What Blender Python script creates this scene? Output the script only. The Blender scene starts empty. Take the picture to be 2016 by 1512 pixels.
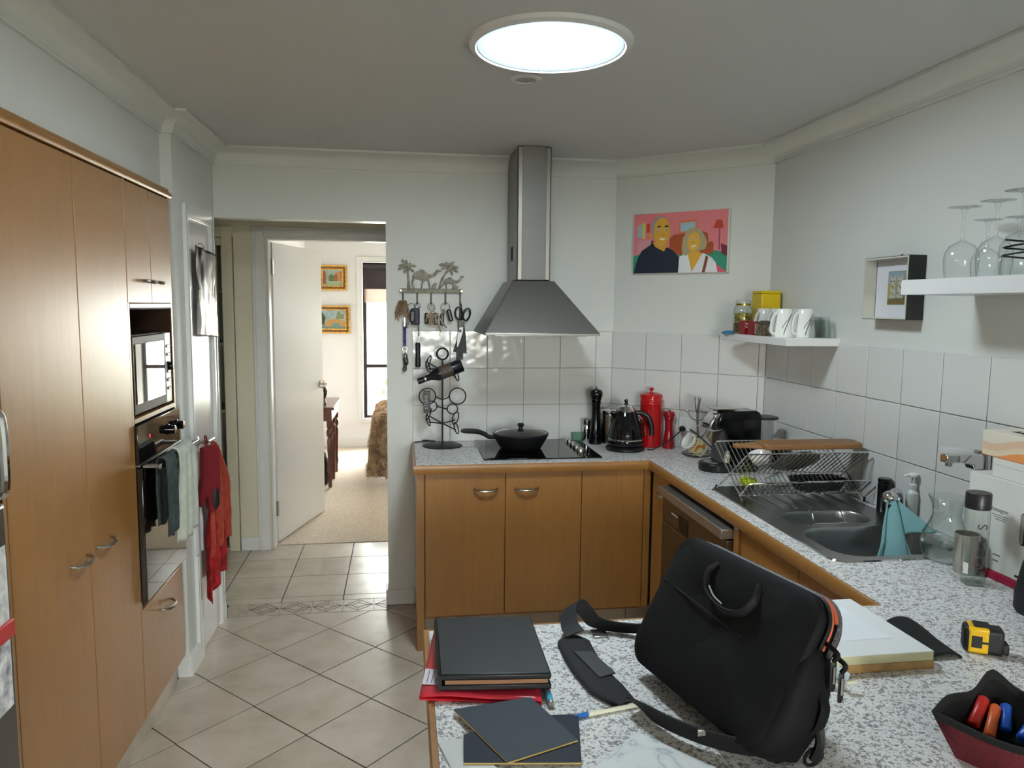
import bpy, bmesh, math, random
from mathutils import Vector, Matrix, noise
random.seed(7)
SC = bpy.context.scene
COL = SC.collection
PI = math.pi
# ------------------------------------------------------------------ camera
F_PX, YAW, PITCH, ROLL, CAM_H = 1472.1, 0.1467, 0.1045, 0.0097, 1.6334
def make_camera():
    cd = bpy.data.cameras.new('camera'); co = bpy.data.objects.new('camera', cd); COL.objects.link(co)
    cy, sy, cp, sp = math.cos(YAW), math.sin(YAW), math.cos(PITCH), math.sin(PITCH)
    fw = Vector((sy*cp, cy*cp, -sp)); r = Vector((cy, -sy, 0)); u = r.cross(fw)
    r2 = r*math.cos(ROLL)+u*math.sin(ROLL); u2 = u*math.cos(ROLL)-r*math.sin(ROLL)
    m = Matrix((r2, u2, -fw)).transposed().to_4x4(); m.translation = (0, 0, CAM_H)
    co.matrix_world = m
    cd.sensor_width = 36.0; cd.lens = F_PX/2016*36.0; cd.clip_start = 0.02; cd.clip_end = 200
    SC.camera = co
make_camera()
# ------------------------------------------------------------------ world, exposure
SKY_STRENGTH = 28.0
w = bpy.data.worlds.new('daylight'); SC.world = w; w.use_nodes = True
bg = w.node_tree.nodes['Background']; bg.inputs[0].default_value = (1.0, 0.995, 0.955, 1); bg.inputs[1].default_value = SKY_STRENGTH
SC.view_settings.view_transform = 'Standard'
SC.view_settings.look = 'None'
SC.view_settings.gamma = 1.0
SC.view_settings.use_curve_mapping = False
SC.view_settings.exposure = 0.35
SC.cycles.use_denoising = True
SC.cycles.max_bounces = 7; SC.cycles.diffuse_bounces = 4; SC.cycles.glossy_bounces = 3; SC.cycles.use_adaptive_sampling = True; SC.cycles.adaptive_threshold = .1; SC.cycles.adaptive_min_samples = 20; SC.cycles.transparent_max_bounces = 14
SC.cycles.caustics_reflective = False; SC.cycles.caustics_refractive = False
SC.cycles.sample_clamp_indirect = 6.0
SKYLIGHT_STRENGTH = 46.0
def portal(name, loc, rot, sx, sy):
    l = bpy.data.lights.new(name, 'AREA'); l.shape = 'RECTANGLE'; l.size = sx; l.size_y = sy
    l.cycles.is_portal = True
    o = bpy.data.objects.new(name, l); COL.objects.link(o); o.location = loc; o.rotation_euler = rot
portal('bedroom_window_portal', (0.255, 8.72, 1.22), (PI/2, 0, PI), 1.39, 1.78)
portal('bedroom_side_window_portal', (3.16, 7.85, 1.7), (0, PI/2, 0), .7, .9)
portal('rear_fill_portal', (0.6, -3.25, 1.45), (PI/2, 0, 0), 1.5, 1.1)  # samples sky light through the window added behind the camera for fill
# ------------------------------------------------------------------ mesh helpers
class MB:
    def __init__(s): s.v = []; s.f = []; s.tf = None
    def add(s, vs, fs):
        b = len(s.v)
        s.v += [tuple(s.tf @ Vector(p)) if s.tf else tuple(p) for p in vs]
        s.f += [tuple(i+b for i in f) for f in fs]
        return s
    def box(s, x0, x1, y0, y1, z0, z1):
        if x0 > x1: x0, x1 = x1, x0
        if y0 > y1: y0, y1 = y1, y0
        if z0 > z1: z0, z1 = z1, z0
        return s.add([(x0,y0,z0),(x1,y0,z0),(x1,y1,z0),(x0,y1,z0),(x0,y0,z1),(x1,y0,z1),(x1,y1,z1),(x0,y1,z1)],
              [(0,3,2,1),(4,5,6,7),(0,1,5,4),(1,2,6,5),(2,3,7,6),(3,0,4,7)])
    def prism(s, poly, z0, z1):
        n = len(poly)
        if sum(poly[i][0]*poly[(i+1)%n][1]-poly[(i+1)%n][0]*poly[i][1] for i in range(n)) < 0: poly = poly[::-1]
        return s.add([(x,y,z0) for x,y in poly]+[(x,y,z1) for x,y in poly],
              [tuple(range(n))[::-1], tuple(range(n,2*n))]+[(i,(i+1)%n,n+(i+1)%n,n+i) for i in range(n)])
    def rings(s, rs, cap0=True, cap1=True, closed=False):
        n = len(rs[0]); vs = [p for r in rs for p in r]; fs = []
        m = len(rs)
        for k in range(m if closed else m-1):
            a = k*n; b = ((k+1)%m)*n
            for i in range(n): fs.append((a+i, a+(i+1)%n, b+(i+1)%n, b+i))
        if not closed:
            if cap0: fs.append(tuple(range(n))[::-1])
            if cap1: fs.append(tuple(range((m-1)*n, m*n)))
        return s.add(vs, fs)
    def lathe(s, prof, n=24, c=(0,0,0), cap0=True, cap1=True, axis='z', a0=0.0):
        rs = []
        for r, z in prof:
            ring = []
            for i in range(n):
                a = a0+2*PI*i/n; x, y = r*math.cos(a), r*math.sin(a)
                p = (x,y,z) if axis == 'z' else ((z,x,y) if axis == 'x' else (y,z,x))
                ring.append((c[0]+p[0], c[1]+p[1], c[2]+p[2]))
            rs.append(ring)
        return s.rings(rs, cap0, cap1)
    def tube(s, pts, r, n=8, closed=False, flat=None):
        pts = [Vector(p) for p in pts]; m = len(pts); rs = []
        up = None
        for i in range(m):
            if closed: t = (pts[(i+1)%m]-pts[i-1])
            else: t = pts[min(i+1,m-1)]-pts[max(i-1,0)]
            if t.length < 1e-9: t = Vector((0,0,1))
            t.normalize()
            if up is None:
                up = Vector((0,0,1)) if abs(t.z) < .9 else Vector((1,0,0))
            a = up - t*up.dot(t)
            if a.length < 1e-6: a = t.orthogonal()
            a.normalize(); b = t.cross(a); up = a
            rr = r[i] if isinstance(r, (list,tuple)) else r
            rb = rr*flat if flat else rr
            rs.append([tuple(pts[i]+a*(rr*math.cos(2*PI*k/n))+b*(rb*math.sin(2*PI*k/n))) for k in range(n)])
        return s.rings(rs, closed=closed)
    def ribbon(s, pts, wv, th=0.002):
        """flat strap: centre points, width vectors (one or per point), thickness along the surface normal"""
        pts = [Vector(p) for p in pts]; rs = []
        for i, p in enumerate(pts):
            t = (pts[min(i+1,len(pts)-1)]-pts[max(i-1,0)]).normalized()
            wd = Vector(wv[i] if isinstance(wv, list) else wv)
            nn = t.cross(wd).normalized()*th*.5
            rs.append([tuple(p-wd*.5-nn), tuple(p+wd*.5-nn), tuple(p+wd*.5+nn), tuple(p-wd*.5+nn)])
        return s.rings(rs)
    def grid(s, fn, nu, nv):
        vs = [tuple(fn(i/nu, j/nv)) for j in range(nv+1) for i in range(nu+1)]
        fs = [(j*(nu+1)+i, j*(nu+1)+i+1, (j+1)*(nu+1)+i+1, (j+1)*(nu+1)+i) for j in range(nv) for i in range(nu)]
        return s.add(vs, fs)
    def sphere(s, c, r, n=12, m=8, sc=(1,1,1)):
        prof = [(max(r*math.sin(PI*k/m), 1e-5), -r*math.cos(PI*k/m)) for k in range(m+1)]
        rs = [[(c[0]+sc[0]*q*math.cos(2*PI*i/n), c[1]+sc[1]*q*math.sin(2*PI*i/n), c[2]+sc[2]*z) for i in range(n)] for q, z in prof]
        return s.rings(rs)
    def sweep(s, path, prof, normals=None):
        """profile (d = distance to the left of the path, z) swept along an XY polyline with mitred corners"""
        n = len(path); rs = []
        for i in range(n):
            p = Vector(path[i]).to_2d()
            d0 = (p-Vector(path[i-1])).normalized() if i > 0 else None
            d1 = (Vector(path[i+1])-p).normalized() if i < n-1 else None
            if d0 is None: d0 = d1
            if d1 is None: d1 = d0
            n0 = Vector((-d0.y, d0.x)); n1 = Vector((-d1.y, d1.x))
            b = n0+n1; b = b/(b.dot(n0)) if b.length > 1e-6 else n0
            rs.append([(p.x+b.x*d, p.y+b.y*d, z) for d, z in prof])
        return s.rings(rs)
def mesh(name, mb, mat, parent=None, bevel=0.0, seg=2, sub=0, solid=0.0, smooth=35, label=None, recalc=True):
    me = bpy.data.meshes.new(name); me.from_pydata(mb.v, [], mb.f)
    if recalc:
        bm = bmesh.new(); bm.from_mesh(me); bmesh.ops.recalc_face_normals(bm, faces=bm.faces); bm.to_mesh(me); bm.free()
    if smooth:
        me.shade_smooth(); me.set_sharp_from_angle(angle=math.radians(smooth))
    if mat is not None:
        for m_ in (mat if isinstance(mat, (list,tuple)) else [mat]): me.materials.append(m_)
    o = bpy.data.objects.new(name, me); COL.objects.link(o)
    if parent is not None: o.parent = parent
    if solid:
        md = o.modifiers.new('thickness', 'SOLIDIFY'); md.thickness = solid; md.offset = 0
    if bevel:
        md = o.modifiers.new('bevel', 'BEVEL'); md.width = bevel; md.segments = seg; md.limit_method = 'ANGLE'; md.angle_limit = math.radians(35)
        md.harden_normals = False
    if sub:
        md = o.modifiers.new('sub', 'SUBSURF'); md.levels = sub; md.render_levels = sub
    if label: o['label'] = label
    return o
def tag(o, label, cat, group=None):
    o['label'] = label; o['category'] = cat
    if group: o['group'] = group
    return o
def thing(name, label, cat, loc=(0,0,0), rz=0.0, group=None, rot=None):
    o = bpy.data.objects.new(name, None); COL.objects.link(o); o.empty_display_size = .05
    o.location = loc; o.rotation_euler = rot if rot else (0,0,rz)
    return tag(o, label, cat, group)
def struct(o, label=None):
    o['kind'] = 'structure'
    if label: o['label'] = label
    return o
def box(name, x0, x1, y0, y1, z0, z1, mat, parent=None, bevel=0.0, **k):
    return mesh(name, MB().box(x0,x1,y0,y1,z0,z1), mat, parent, bevel, **k)
def lathe(name, prof, mat, parent=None, n=28, c=(0,0,0), **k):
    ax = k.pop('axis', 'z'); c0 = k.pop('cap0', True); c1 = k.pop('cap1', True)
    return mesh(name, MB().lathe(prof, n, c, c0, c1, ax), mat, parent, **k)
def tube(name, pts, r, mat, parent=None, n=8, closed=False, flat=None, **k):
    return mesh(name, MB().tube(pts, r, n, closed, flat), mat, parent, **k)
def dup(root, loc=None, rz=None, label=None):
    def cp(o, par):
        c = o.copy(); COL.objects.link(c); c.parent = par
        for ch in o.children: cp(ch, c)
        return c
    r = cp(root, None)
    if loc is not None: r.location = loc
    if rz is not None: r.rotation_euler = (root.rotation_euler[0], root.rotation_euler[1], rz)
    if label: r['label'] = label
    return r
def text(name, body, size, mat, parent, mtx, extrude=0.0002):
    cu = bpy.data.curves.new(name, 'FONT'); cu.body = body; cu.size = size; cu.extrude = extrude
    cu.align_x = 'CENTER'; cu.align_y = 'CENTER'; cu.resolution_u = 3
    t = bpy.data.objects.new(name+'_tmp', cu); COL.objects.link(t)
    me = bpy.data.meshes.new_from_object(t.evaluated_get(bpy.context.evaluated_depsgraph_get()))
    bpy.data.objects.remove(t); bpy.data.curves.remove(cu)
    me.name = name; me.materials.clear(); me.materials.append(mat)
    o = bpy.data.objects.new(name, me); COL.objects.link(o); o.parent = parent; o.matrix_local = mtx
    return o
def arc(cx, cy, r, a0, a1, n):
    return [(cx+r*math.cos(a0+(a1-a0)*i/n), cy+r*math.sin(a0+(a1-a0)*i/n)) for i in range(n+1)]
def rrect(w, h, r, n=5):
    """rounded rectangle polygon centred on the origin"""
    p = []
    for cx, cy, a in ((w/2-r,h/2-r,0),(-w/2+r,h/2-r,PI/2),(-w/2+r,-h/2+r,PI),(w/2-r,-h/2+r,1.5*PI)):
        p += arc(cx, cy, r, a, a+PI/2, n)
    return p
def spl(pts, n=6):
    """Catmull-Rom through points"""
    P = [Vector(p) for p in pts]; P = [P[0]*2-P[1]]+P+[P[-1]*2-P[-2]]; out = []
    for i in range(1, len(P)-2):
        a, b, c, d = P[i-1:i+3]
        for k in range(n):
            t = k/n
            out.append(.5*((2*b)+(c-a)*t+(2*a-5*b+4*c-d)*t*t+(3*b-a-3*c+d)*t**3))
    out.append(P[-2]); return out
# ------------------------------------------------------------------ materials
def lin(c):
    return tuple((x/255/12.92 if x/255 <= .04045 else ((x/255+.055)/1.055)**2.4) for x in c[:3])+(1,)
class NT:
    def __init__(s, name):
        s.m = bpy.data.materials.new(name); s.m.use_nodes = True; s.t = s.m.node_tree
        s.b = s.t.nodes['Principled BSDF']; s.out = s.t.nodes['Material Output']
    def n(s, typ, **k):
        nd = s.t.nodes.new(typ)
        for a, v in k.items():
            if a.startswith('i_'):
                nd.inputs[a[2:].replace('_',' ')].default_value = v
            else: setattr(nd, a, v)
        return nd
    def l(s, a, b): s.t.links.new(a, b)
    def coords(s, kind='Object', scale=(1,1,1), rot=(0,0,0), loc=(0,0,0)):
        tc = s.n('ShaderNodeTexCoord'); mp = s.n('ShaderNodeMapping')
        mp.inputs['Scale'].default_value = scale; mp.inputs['Rotation'].default_value = rot; mp.inputs['Location'].default_value = loc
        s.l(tc.outputs[kind], mp.inputs['Vector']); return mp.outputs[0]
    def ramp(s, src, stops, interp='LINEAR'):
        r = s.n('ShaderNodeValToRGB'); r.color_ramp.interpolation = interp
        el = r.color_ramp.elements
        while len(el) < len(stops): el.new(.5)
        for e, (p, c) in zip(el, stops): e.position = p; e.color = c if len(c) == 4 else lin(c)
        s.l(src, r.inputs[0]); return r.outputs[0]
    def mix(s, fac, a, b, mode='MIX'):
        m = s.n('ShaderNodeMix', data_type='RGBA', blend_type=mode)
        for src, i in ((fac, 0), (a, 6), (b, 7)):
            if hasattr(src, 'node'): s.l(src, m.inputs[i])
            elif i == 0: m.inputs[0].default_value = src
            else: m.inputs[i].default_value = src
        return m.outputs[2]
    def bump(s, h, strength=.1, dist=.01):
        b = s.n('ShaderNodeBump'); b.inputs['Strength'].default_value = strength; b.inputs['Distance'].default_value = dist
        s.l(h, b.inputs['Height']); s.l(b.outputs[0], s.b.inputs['Normal'])
def mat(name, c, rough=.5, metal=0.0, var=0.0, vscale=20.0, bump=0.0, bscale=80.0, coat=0.0, spec=.5, sheen=0.0, stretch=(1,1,1), sss=0.0):
    k = NT(name); b = k.b
    b.inputs['Base Color'].default_value = lin(c); b.inputs['Roughness'].default_value = rough; b.inputs['Metallic'].default_value = metal
    b.inputs['Specular IOR Level'].default_value = spec; b.inputs['Coat Weight'].default_value = coat; b.inputs['Coat Roughness'].default_value = .08
    b.inputs['Sheen Weight'].default_value = sheen
    if var:
        co = k.coords('Object', stretch); nz = k.n('ShaderNodeTexNoise'); nz.inputs['Scale'].default_value = vscale; nz.inputs['Detail'].default_value = 4
        k.l(co, nz.inputs['Vector'])
        lo = tuple(max(0, x*(1-var)) for x in c); hi = tuple(min(255, x*(1+var)) for x in c)
        k.l(k.ramp(nz.outputs[0], [(.3, lo), (.7, hi)]), b.inputs['Base Color'])
    if bump:
        co = k.coords('Object', stretch); nz = k.n('ShaderNodeTexNoise'); nz.inputs['Scale'].default_value = bscale; nz.inputs['Detail'].default_value = 3
        k.l(co, nz.inputs['Vector']); k.bump(nz.outputs[0], bump, .005)
    return k.m
def wood(name, c, rough=.35, axis='z', coat=.25):
    k = NT(name); st = {'z': (9, 9, .7), 'x': (.7, 9, 9), 'y': (9, .7, 9)}[axis]
    co = k.coords('Object', st); nz = k.n('ShaderNodeTexNoise'); nz.inputs['Scale'].default_value = 7; nz.inputs['Detail'].default_value = 6; nz.inputs['Roughness'].default_value = .65
    k.l(co, nz.inputs['Vector'])
    lo = tuple(x*.93 for x in c); hi = tuple(min(255, x*1.06) for x in c)
    col = k.ramp(nz.outputs[0], [(.3, lo), (.5, c), (.72, hi)])
    nb = k.n('ShaderNodeTexNoise'); nb.inputs['Scale'].default_value = 2.2; nb.inputs['Detail'].default_value = 3
    k.l(k.coords('Object'), nb.inputs['Vector'])
    col = k.mix(.35, col, k.ramp(nb.outputs[0], [(.35, tuple(x*.88 for x in c)), (.65, hi)]))
    k.l(col, k.b.inputs['Base Color']); k.b.inputs['Roughness'].default_value = rough
    k.b.inputs['Coat Weight'].default_value = coat; k.b.inputs['Coat Roughness'].default_value = .34
    return k.m
def glass(name, tint=(0.96,0.98,0.97), rough=0.0, edge=.45):
    k = NT(name); k.t.nodes.remove(k.b)
    tr = k.n('ShaderNodeBsdfTransparent')
    lw0 = k.n('ShaderNodeLayerWeight'); lw0.inputs[0].default_value = .5
    p0 = k.n('ShaderNodeMath', operation='POWER'); k.l(lw0.outputs['Facing'], p0.inputs[0]); p0.inputs[1].default_value = 4
    k.l(k.mix(p0.outputs[0], tint+(1,), tuple(x*edge for x in tint)+(1,)), tr.inputs[0])
    gl = k.n('ShaderNodeBsdfGlossy'); gl.inputs['Roughness'].default_value = max(rough, .015); gl.inputs[0].default_value = (1,1,1,1)
    lw = k.n('ShaderNodeLayerWeight'); lw.inputs[0].default_value = .5
    pw = k.n('ShaderNodeMath', operation='POWER'); k.l(lw.outputs['Facing'], pw.inputs[0]); pw.inputs[1].default_value = 3.5
    ma = k.n('ShaderNodeMath', operation='MULTIPLY_ADD'); k.l(pw.outputs[0], ma.inputs[0]); ma.inputs[1].default_value = .75; ma.inputs[2].default_value = .045
    mx = k.n('ShaderNodeMixShader'); k.l(ma.outputs[0], mx.inputs[0]); k.l(tr.outputs[0], mx.inputs[1]); k.l(gl.outputs[0], mx.inputs[2])
    k.l(mx.outputs[0], k.out.inputs[0]); return k.m
def emit(name, c, s):
    k = NT(name); k.t.nodes.remove(k.b); e = k.n('ShaderNodeEmission'); e.inputs[0].default_value = c+(1,); e.inputs[1].default_value = s
    k.l(e.outputs[0], k.out.inputs[0]); return k.m
def terrazzo():
    k = NT('speckled_laminate'); co = k.coords('Object')
    nz = k.n('ShaderNodeTexNoise'); nz.inputs['Scale'].default_value = 60; nz.inputs['Detail'].default_value = 2; k.l(co, nz.inputs['Vector'])
    wv = k.n('ShaderNodeVectorMath', operation='MULTIPLY_ADD'); k.l(nz.outputs['Color'], wv.inputs[0]); wv.inputs[1].default_value = (.008,.008,.008); k.l(co, wv.inputs[2])
    col = None
    base = lin((206, 205, 202))
    n2 = k.n('ShaderNodeTexNoise'); n2.inputs['Scale'].default_value = 190; n2.inputs['Detail'].default_value = 3; k.l(co, n2.inputs['Vector'])
    col = k.ramp(n2.outputs[0], [(.30, (196,194,194)), (.42, (222,221,220)), (.66, (236,236,236))])
    for sc, thr, c0, c1 in ((118, .84, (172,168,170), (132,128,136)), (180, .83, (132,126,132), (172,166,164)), (300, .84, (126,120,120), (174,168,162))):
        vo = k.n('ShaderNodeTexVoronoi'); vo.inputs['Scale'].default_value = sc; k.l(wv.outputs[0], vo.inputs['Vector'])
        ed = k.n('ShaderNodeTexVoronoi', feature='DISTANCE_TO_EDGE'); ed.inputs['Scale'].default_value = sc; k.l(wv.outputs[0], ed.inputs['Vector'])
        sp = k.n('ShaderNodeSeparateColor'); k.l(vo.outputs['Color'], sp.inputs[0])
        m1 = k.n('ShaderNodeMath', operation='GREATER_THAN'); k.l(sp.outputs[0], m1.inputs[0]); m1.inputs[1].default_value = thr
        m2 = k.n('ShaderNodeMath', operation='GREATER_THAN'); k.l(ed.outputs[0], m2.inputs[0]); m2.inputs[1].default_value = .06
        mm = k.n('ShaderNodeMath', operation='MULTIPLY'); k.l(m1.outputs[0], mm.inputs[0]); k.l(m2.outputs[0], mm.inputs[1])
        cc = k.ramp(sp.outputs[1], [(0, c0), (1, c1)])
        col = k.mix(mm.outputs[0], col, cc)
    k.l(col, k.b.inputs['Base Color']); k.b.inputs['Roughness'].default_value = .38
    return k.m
def floor_tile_mat():
    k = NT('beige_floor_tile'); tc = k.n('ShaderNodeTexCoord'); g = k.n('ShaderNodeNewGeometry')
    nz = k.n('ShaderNodeTexNoise'); nz.inputs['Scale'].default_value = 5; nz.inputs['Detail'].default_value = 5; nz.inputs['Roughness'].default_value = .6
    k.l(g.outputs['Position'], nz.inputs['Vector'])
    col = k.ramp(nz.outputs[0], [(.3, (190,177,160)), (.5, (205,193,177)), (.7, (215,204,190))])
    oi = k.n('ShaderNodeObjectInfo'); v = k.ramp(oi.outputs['Random'], [(0, (240,238,236)), (1, (255,255,255))])
    k.l(k.mix(1, col, v, 'MULTIPLY'), k.b.inputs['Base Color']); k.b.inputs['Roughness'].default_value = .25
    nb = k.n('ShaderNodeTexNoise'); nb.inputs['Scale'].default_value = 120; k.l(g.outputs['Position'], nb.inputs['Vector']); k.bump(nb.outputs[0], .04, .002)
    return k.m
def wall_tile_mat():
    k = NT('white_glazed_wall_tile'); g = k.n('ShaderNodeNewGeometry')
    k.b.inputs['Base Color'].default_value = lin((222,222,219)); k.b.inputs['Roughness'].default_value = .1
    nz = k.n('ShaderNodeTexNoise'); nz.inputs['Scale'].default_value = 16; nz.inputs['Detail'].default_value = 1; k.l(g.outputs['Position'], nz.inputs['Vector'])
    k.bump(nz.outputs[0], .16, .012); return k.m
def brushed(name, c=(170,170,168), rough=.3, st=(1,1,60)):
    k = NT(name); co = k.coords('Object', st); nz = k.n('ShaderNodeTexNoise'); nz.inputs['Scale'].default_value = 14; nz.inputs['Detail'].default_value = 3
    k.l(co, nz.inputs['Vector']); k.b.inputs['Base Color'].default_value = lin(c); k.b.inputs['Metallic'].default_value = 1
    r = k.n('ShaderNodeMapRange'); r.inputs[3].default_value = rough*.8; r.inputs[4].default_value = rough*1.25
    k.l(nz.outputs[0], r.inputs[0]); k.l(r.outputs[0], k.b.inputs['Roughness']); return k.m
MT = {}
MT['wall'] = mat('white_wall_paint', (225,227,222), .55, bump=.02, bscale=160)
MT['bedwall'] = mat('bedroom_white_paint', (236,235,236), .6)
MT['ceil'] = mat('ceiling_paint', (216,217,215), .7)
MT['trim'] = mat('white_gloss_trim', (232,232,230), .22)
MT['doorpaint'] = mat('white_gloss_door', (222,220,219), .22, bump=.015, bscale=9)
MT['cream'] = mat('cream_paint', (224,216,192), .5)
MT['wood'] = wood('beech_veneer', (165,114,55), coat=.85)
MT['woodx'] = wood('beech_edging', (162,112,54), axis='x')
MT['woody'] = wood('beech_edging_deep', (162,112,54), axis='y')
MT['bench'] = terrazzo()
MT['ftile'] = floor_tile_mat()
MT['grout'] = mat('dark_grout', (84,74,66), .9)
MT['wtile'] = wall_tile_mat()
MT['wgrout'] = mat('grey_grout', (176,174,168), .9)
MT['steel'] = brushed('brushed_steel', (132,130,127), .34)
MT['steelh'] = brushed('brushed_steel_side', (132,128,124), .32, (60,1,1))
MT['chrome'] = mat('chrome', (215,215,215), .06, 1.0)
MT['nickel'] = mat('satin_nickel', (185,180,172), .25, 1.0)
MT['sinksteel'] = mat('sink_steel', (176,179,180), .3, 1.0, bump=.02, bscale=60)
MT['black'] = mat('black_plastic', (16,16,17), .35)
MT['blackgloss'] = mat('black_gloss', (8,8,9), .05)
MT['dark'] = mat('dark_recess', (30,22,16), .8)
MT['carpet'] = mat('beige_carpet', (220,204,188), .95, var=.08, vscale=60, bump=.5, bscale=220)
MT['glass'] = glass('clear_glass')
MT['white'] = mat('white_plastic', (236,236,234), .3)
MT['ceramic'] = mat('white_ceramic', (238,237,233), .08)
MT['iron'] = mat('black_iron', (22,22,24), .45, .3)
# ------------------------------------------------------------------ room constants (metres)
D, XR, XC, YC, BZ, CZ = 3.998, 1.764, 1.1505, 3.4265, 0.9, 2.40
DIAG = Vector((XR-XC, YC-D, 0)); DLEN = DIAG.length; DIAG.normalize()
def wallmesh(name, boxes, m, label=None):
    mb = MB()
    for b in boxes: mb.box(*b)
    return struct(mesh(name, mb, m, smooth=0), label)
# ---- floors
fl = struct(box('floor', -2.3, 3.2, -3.3, 5.11, -.12, -.004, MT['grout']), 'beige tiled kitchen and hall floor with dark grout')
def clip(poly, a, b, c):          # keep a*x+b*y <= c
    out = []
    for i in range(len(poly)):
        p, q = poly[i], poly[(i+1) % len(poly)]
        dp, dq = a*p[0]+b*p[1]-c, a*q[0]+b*q[1]-c
        if dp <= 0: out.append(p)
        if dp*dq < 0:
            t = dp/(dp-dq); out.append((p[0]+(q[0]-p[0])*t, p[1]+(q[1]-p[1])*t))
    return out
def inset_dia(cx, cy, h): return [(cx+h,cy),(cx,cy+h),(cx-h,cy),(cx,cy-h)]
full = None
for i in range(-20, 8):
    for j in range(-20, 14):
        cx, cy = -.37+.235*(i+j)+.235, 3.252+.2375*(i-j)
        if cx < -1.3 or cx > 1.45 or cy < .1 or cy > 4.2: continue
        p = inset_dia(cx, cy, .2325)
        q = clip(p, 0, 1, 3.925); q = clip(q, -1, 0, .972 if cy < 3.6 else .935) if q else q
        q = clip(q, 1, 0, 1.24) if q else q
        if len(q) < 3: continue
        if q == p and full:
            o = full.copy(); COL.objects.link(o); o.location = (cx, cy, 0)
        else:
            if q == p:
                o = full = mesh('floor_tile', MB().prism([(x-cx,y-cy) for x,y in p], -.004, 0), MT['ftile'], fl, bevel=.0012, seg=1, smooth=0); o.location = (cx, cy, 0)
            else: mesh('floor_tile', MB().prism(q, -.004, 0), MT['ftile'], fl, smooth=0)
xs = [-2.0, -1.665, -1.332, -.999, -.665, -.332, .001, .335, .668]
ys = [4.095, 4.168, 4.495, 4.813, 5.108]
for i in range(len(xs)-1):
    for j in range(len(ys)-1):
        box('floor_tile', xs[i]+.003, xs[i+1]-.003, ys[j]+.003, ys[j+1]-.003, -.004, 0, MT['ftile'], fl, smooth=0)
MT['border'] = mat('border_tile', (188,176,160), .3, var=.08, vscale=30)
MT['bordline'] = mat('border_relief', (120,106,94), .4)
for k in range(-1, 6):
    x = -.985+.165*k; xa, xb = max(x, -.935), min(x+.165, -.085 if k == 5 else 9)
    if xb <= xa: continue
    bt = box('border_tile', xa+.001, xb-.001, 3.930, 4.092, -.004, .0005, MT['border'], fl, smooth=0)
    cx, cy = x+.0825+.0, 4.011
    if k < 0 or cx-.08 < -.94: continue
    for a, b in (((.079,.074), (.073,.0685)), ((.042,.04), (.037,.0352))):
        mb = MB(); ring = lambda s, z: [(cx+s[0],cy,z),(cx,cy+s[1],z),(cx-s[0],cy,z),(cx,cy-s[1],z)]
        mb.rings([ring(a,.0006), ring(a,.0016), ring(b,.0016), ring(b,.0006)], closed=True)
        mesh('relief_line', mb, MT['bordline'], bt, smooth=0)
    mb = MB()
    for sx, sy in ((1,0),(-1,0),(0,1),(0,-1)):
        p0 = (cx+sx*.042, cy+sy*.04); p1 = (cx+sx*.076, cy+sy*.071)
        mb.tube([(p0[0],p0[1],.001),(p1[0],p1[1],.001)], .0016, 4)
    mesh('relief_line', mb, MT['bordline'], bt, smooth=0)
box('floor_tile', -.083, .06, 3.929, 3.985, -.004, 0, MT['ftile'], fl, smooth=0)
# fine relief on every floor tile comes from its material
struct(box('floor_carpet', -1.2, 3.2, 5.11, 8.7, -.12, .004, MT['carpet']), 'beige wool carpet of the bedroom')
struct(box('floor_linen', -2.3, -1.2, 5.11, 5.7, -.12, -.001, MT['carpet']), 'floor of the dark linen cupboard')
struct(box('ground', -40, 40, 8.9, 60, -.5, -.42, mat('pale_paving', (196,192,184), .8)), 'pale paving outside the bedroom window')
struct(box('terrace', -40, 40, -60, -3.6, -.5, -.42, mat('terrace_paving', (190,184,174), .8)), 'paving outside behind the kitchen')
# ---- ceiling
struct(box('ceiling', -2.3, 3.2, -3.3, 8.9, CZ, CZ+.1, MT['ceil']), 'flat painted ceiling')
# ---- walls
wl = wallmesh('wall_left', [(-1.62,-.975,-3.3,3.31,2.088,CZ), (-1.72,-1.62,.9,3.31,0,CZ), (-1.62,-.975,-3.3,.98,0,2.088), (-1.62,-1.0,3.262,3.31,0,2.088)], MT['wall'], 'white painted wall above the tall cupboards')
wallmesh('wall_pantry', [(-1.03,-.93,3.31,3.455,0,CZ), (-1.03,-.93,3.455,3.885,2.035,CZ), (-1.03,-.93,3.885,3.945,0,CZ), (-1.62,-1.03,3.31,3.41,0,CZ)], MT['wall'], 'short white wall around the narrow door')
wallmesh('wall_back', [(-.08,XC+.02,D,D+.09,0,CZ), (-1.03,-.08,D,D+.09,2.066,CZ), (-2.3,-1.03,D-.05,D+.04,0,CZ), (-1.03,-.93,3.95,D+.09,2.066,CZ), (XC,3.0,D+.3,D+.39,0,CZ)], MT['wall'], 'white back wall with the hall opening')
mb = MB(); nrm = Vector((-DIAG.y, DIAG.x, 0))
a, b = Vector((XC,D,0)), Vector((XR,YC,0))
mb.prism([(a.x,a.y),(b.x,b.y),(b.x+nrm.x*.1+.1,b.y+nrm.y*.1),(a.x+nrm.x*.1,a.y+nrm.y*.1+.06)], 0, CZ)
wa = struct(mesh('wall_angle', mb, MT['wall'], smooth=0), 'angled white wall across the kitchen corner')
wr = wallmesh('wall_right', [(XR,XR+.1,-3.3,YC+.1,0,CZ)], MT['wall'], 'white right wall above the sink')
wb = bpy.data.objects['wall_back']
wallmesh('wall_rear', [(-1.7,-.15,-3.4,-3.3,0,CZ), (1.35,XR+.1,-3.4,-3.3,0,CZ), (-.15,1.35,-3.4,-3.3,0,.9), (-.15,1.35,-3.4,-3.3,2.0,CZ)], MT['wall'], 'white rear wall with an added fill window')
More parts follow.
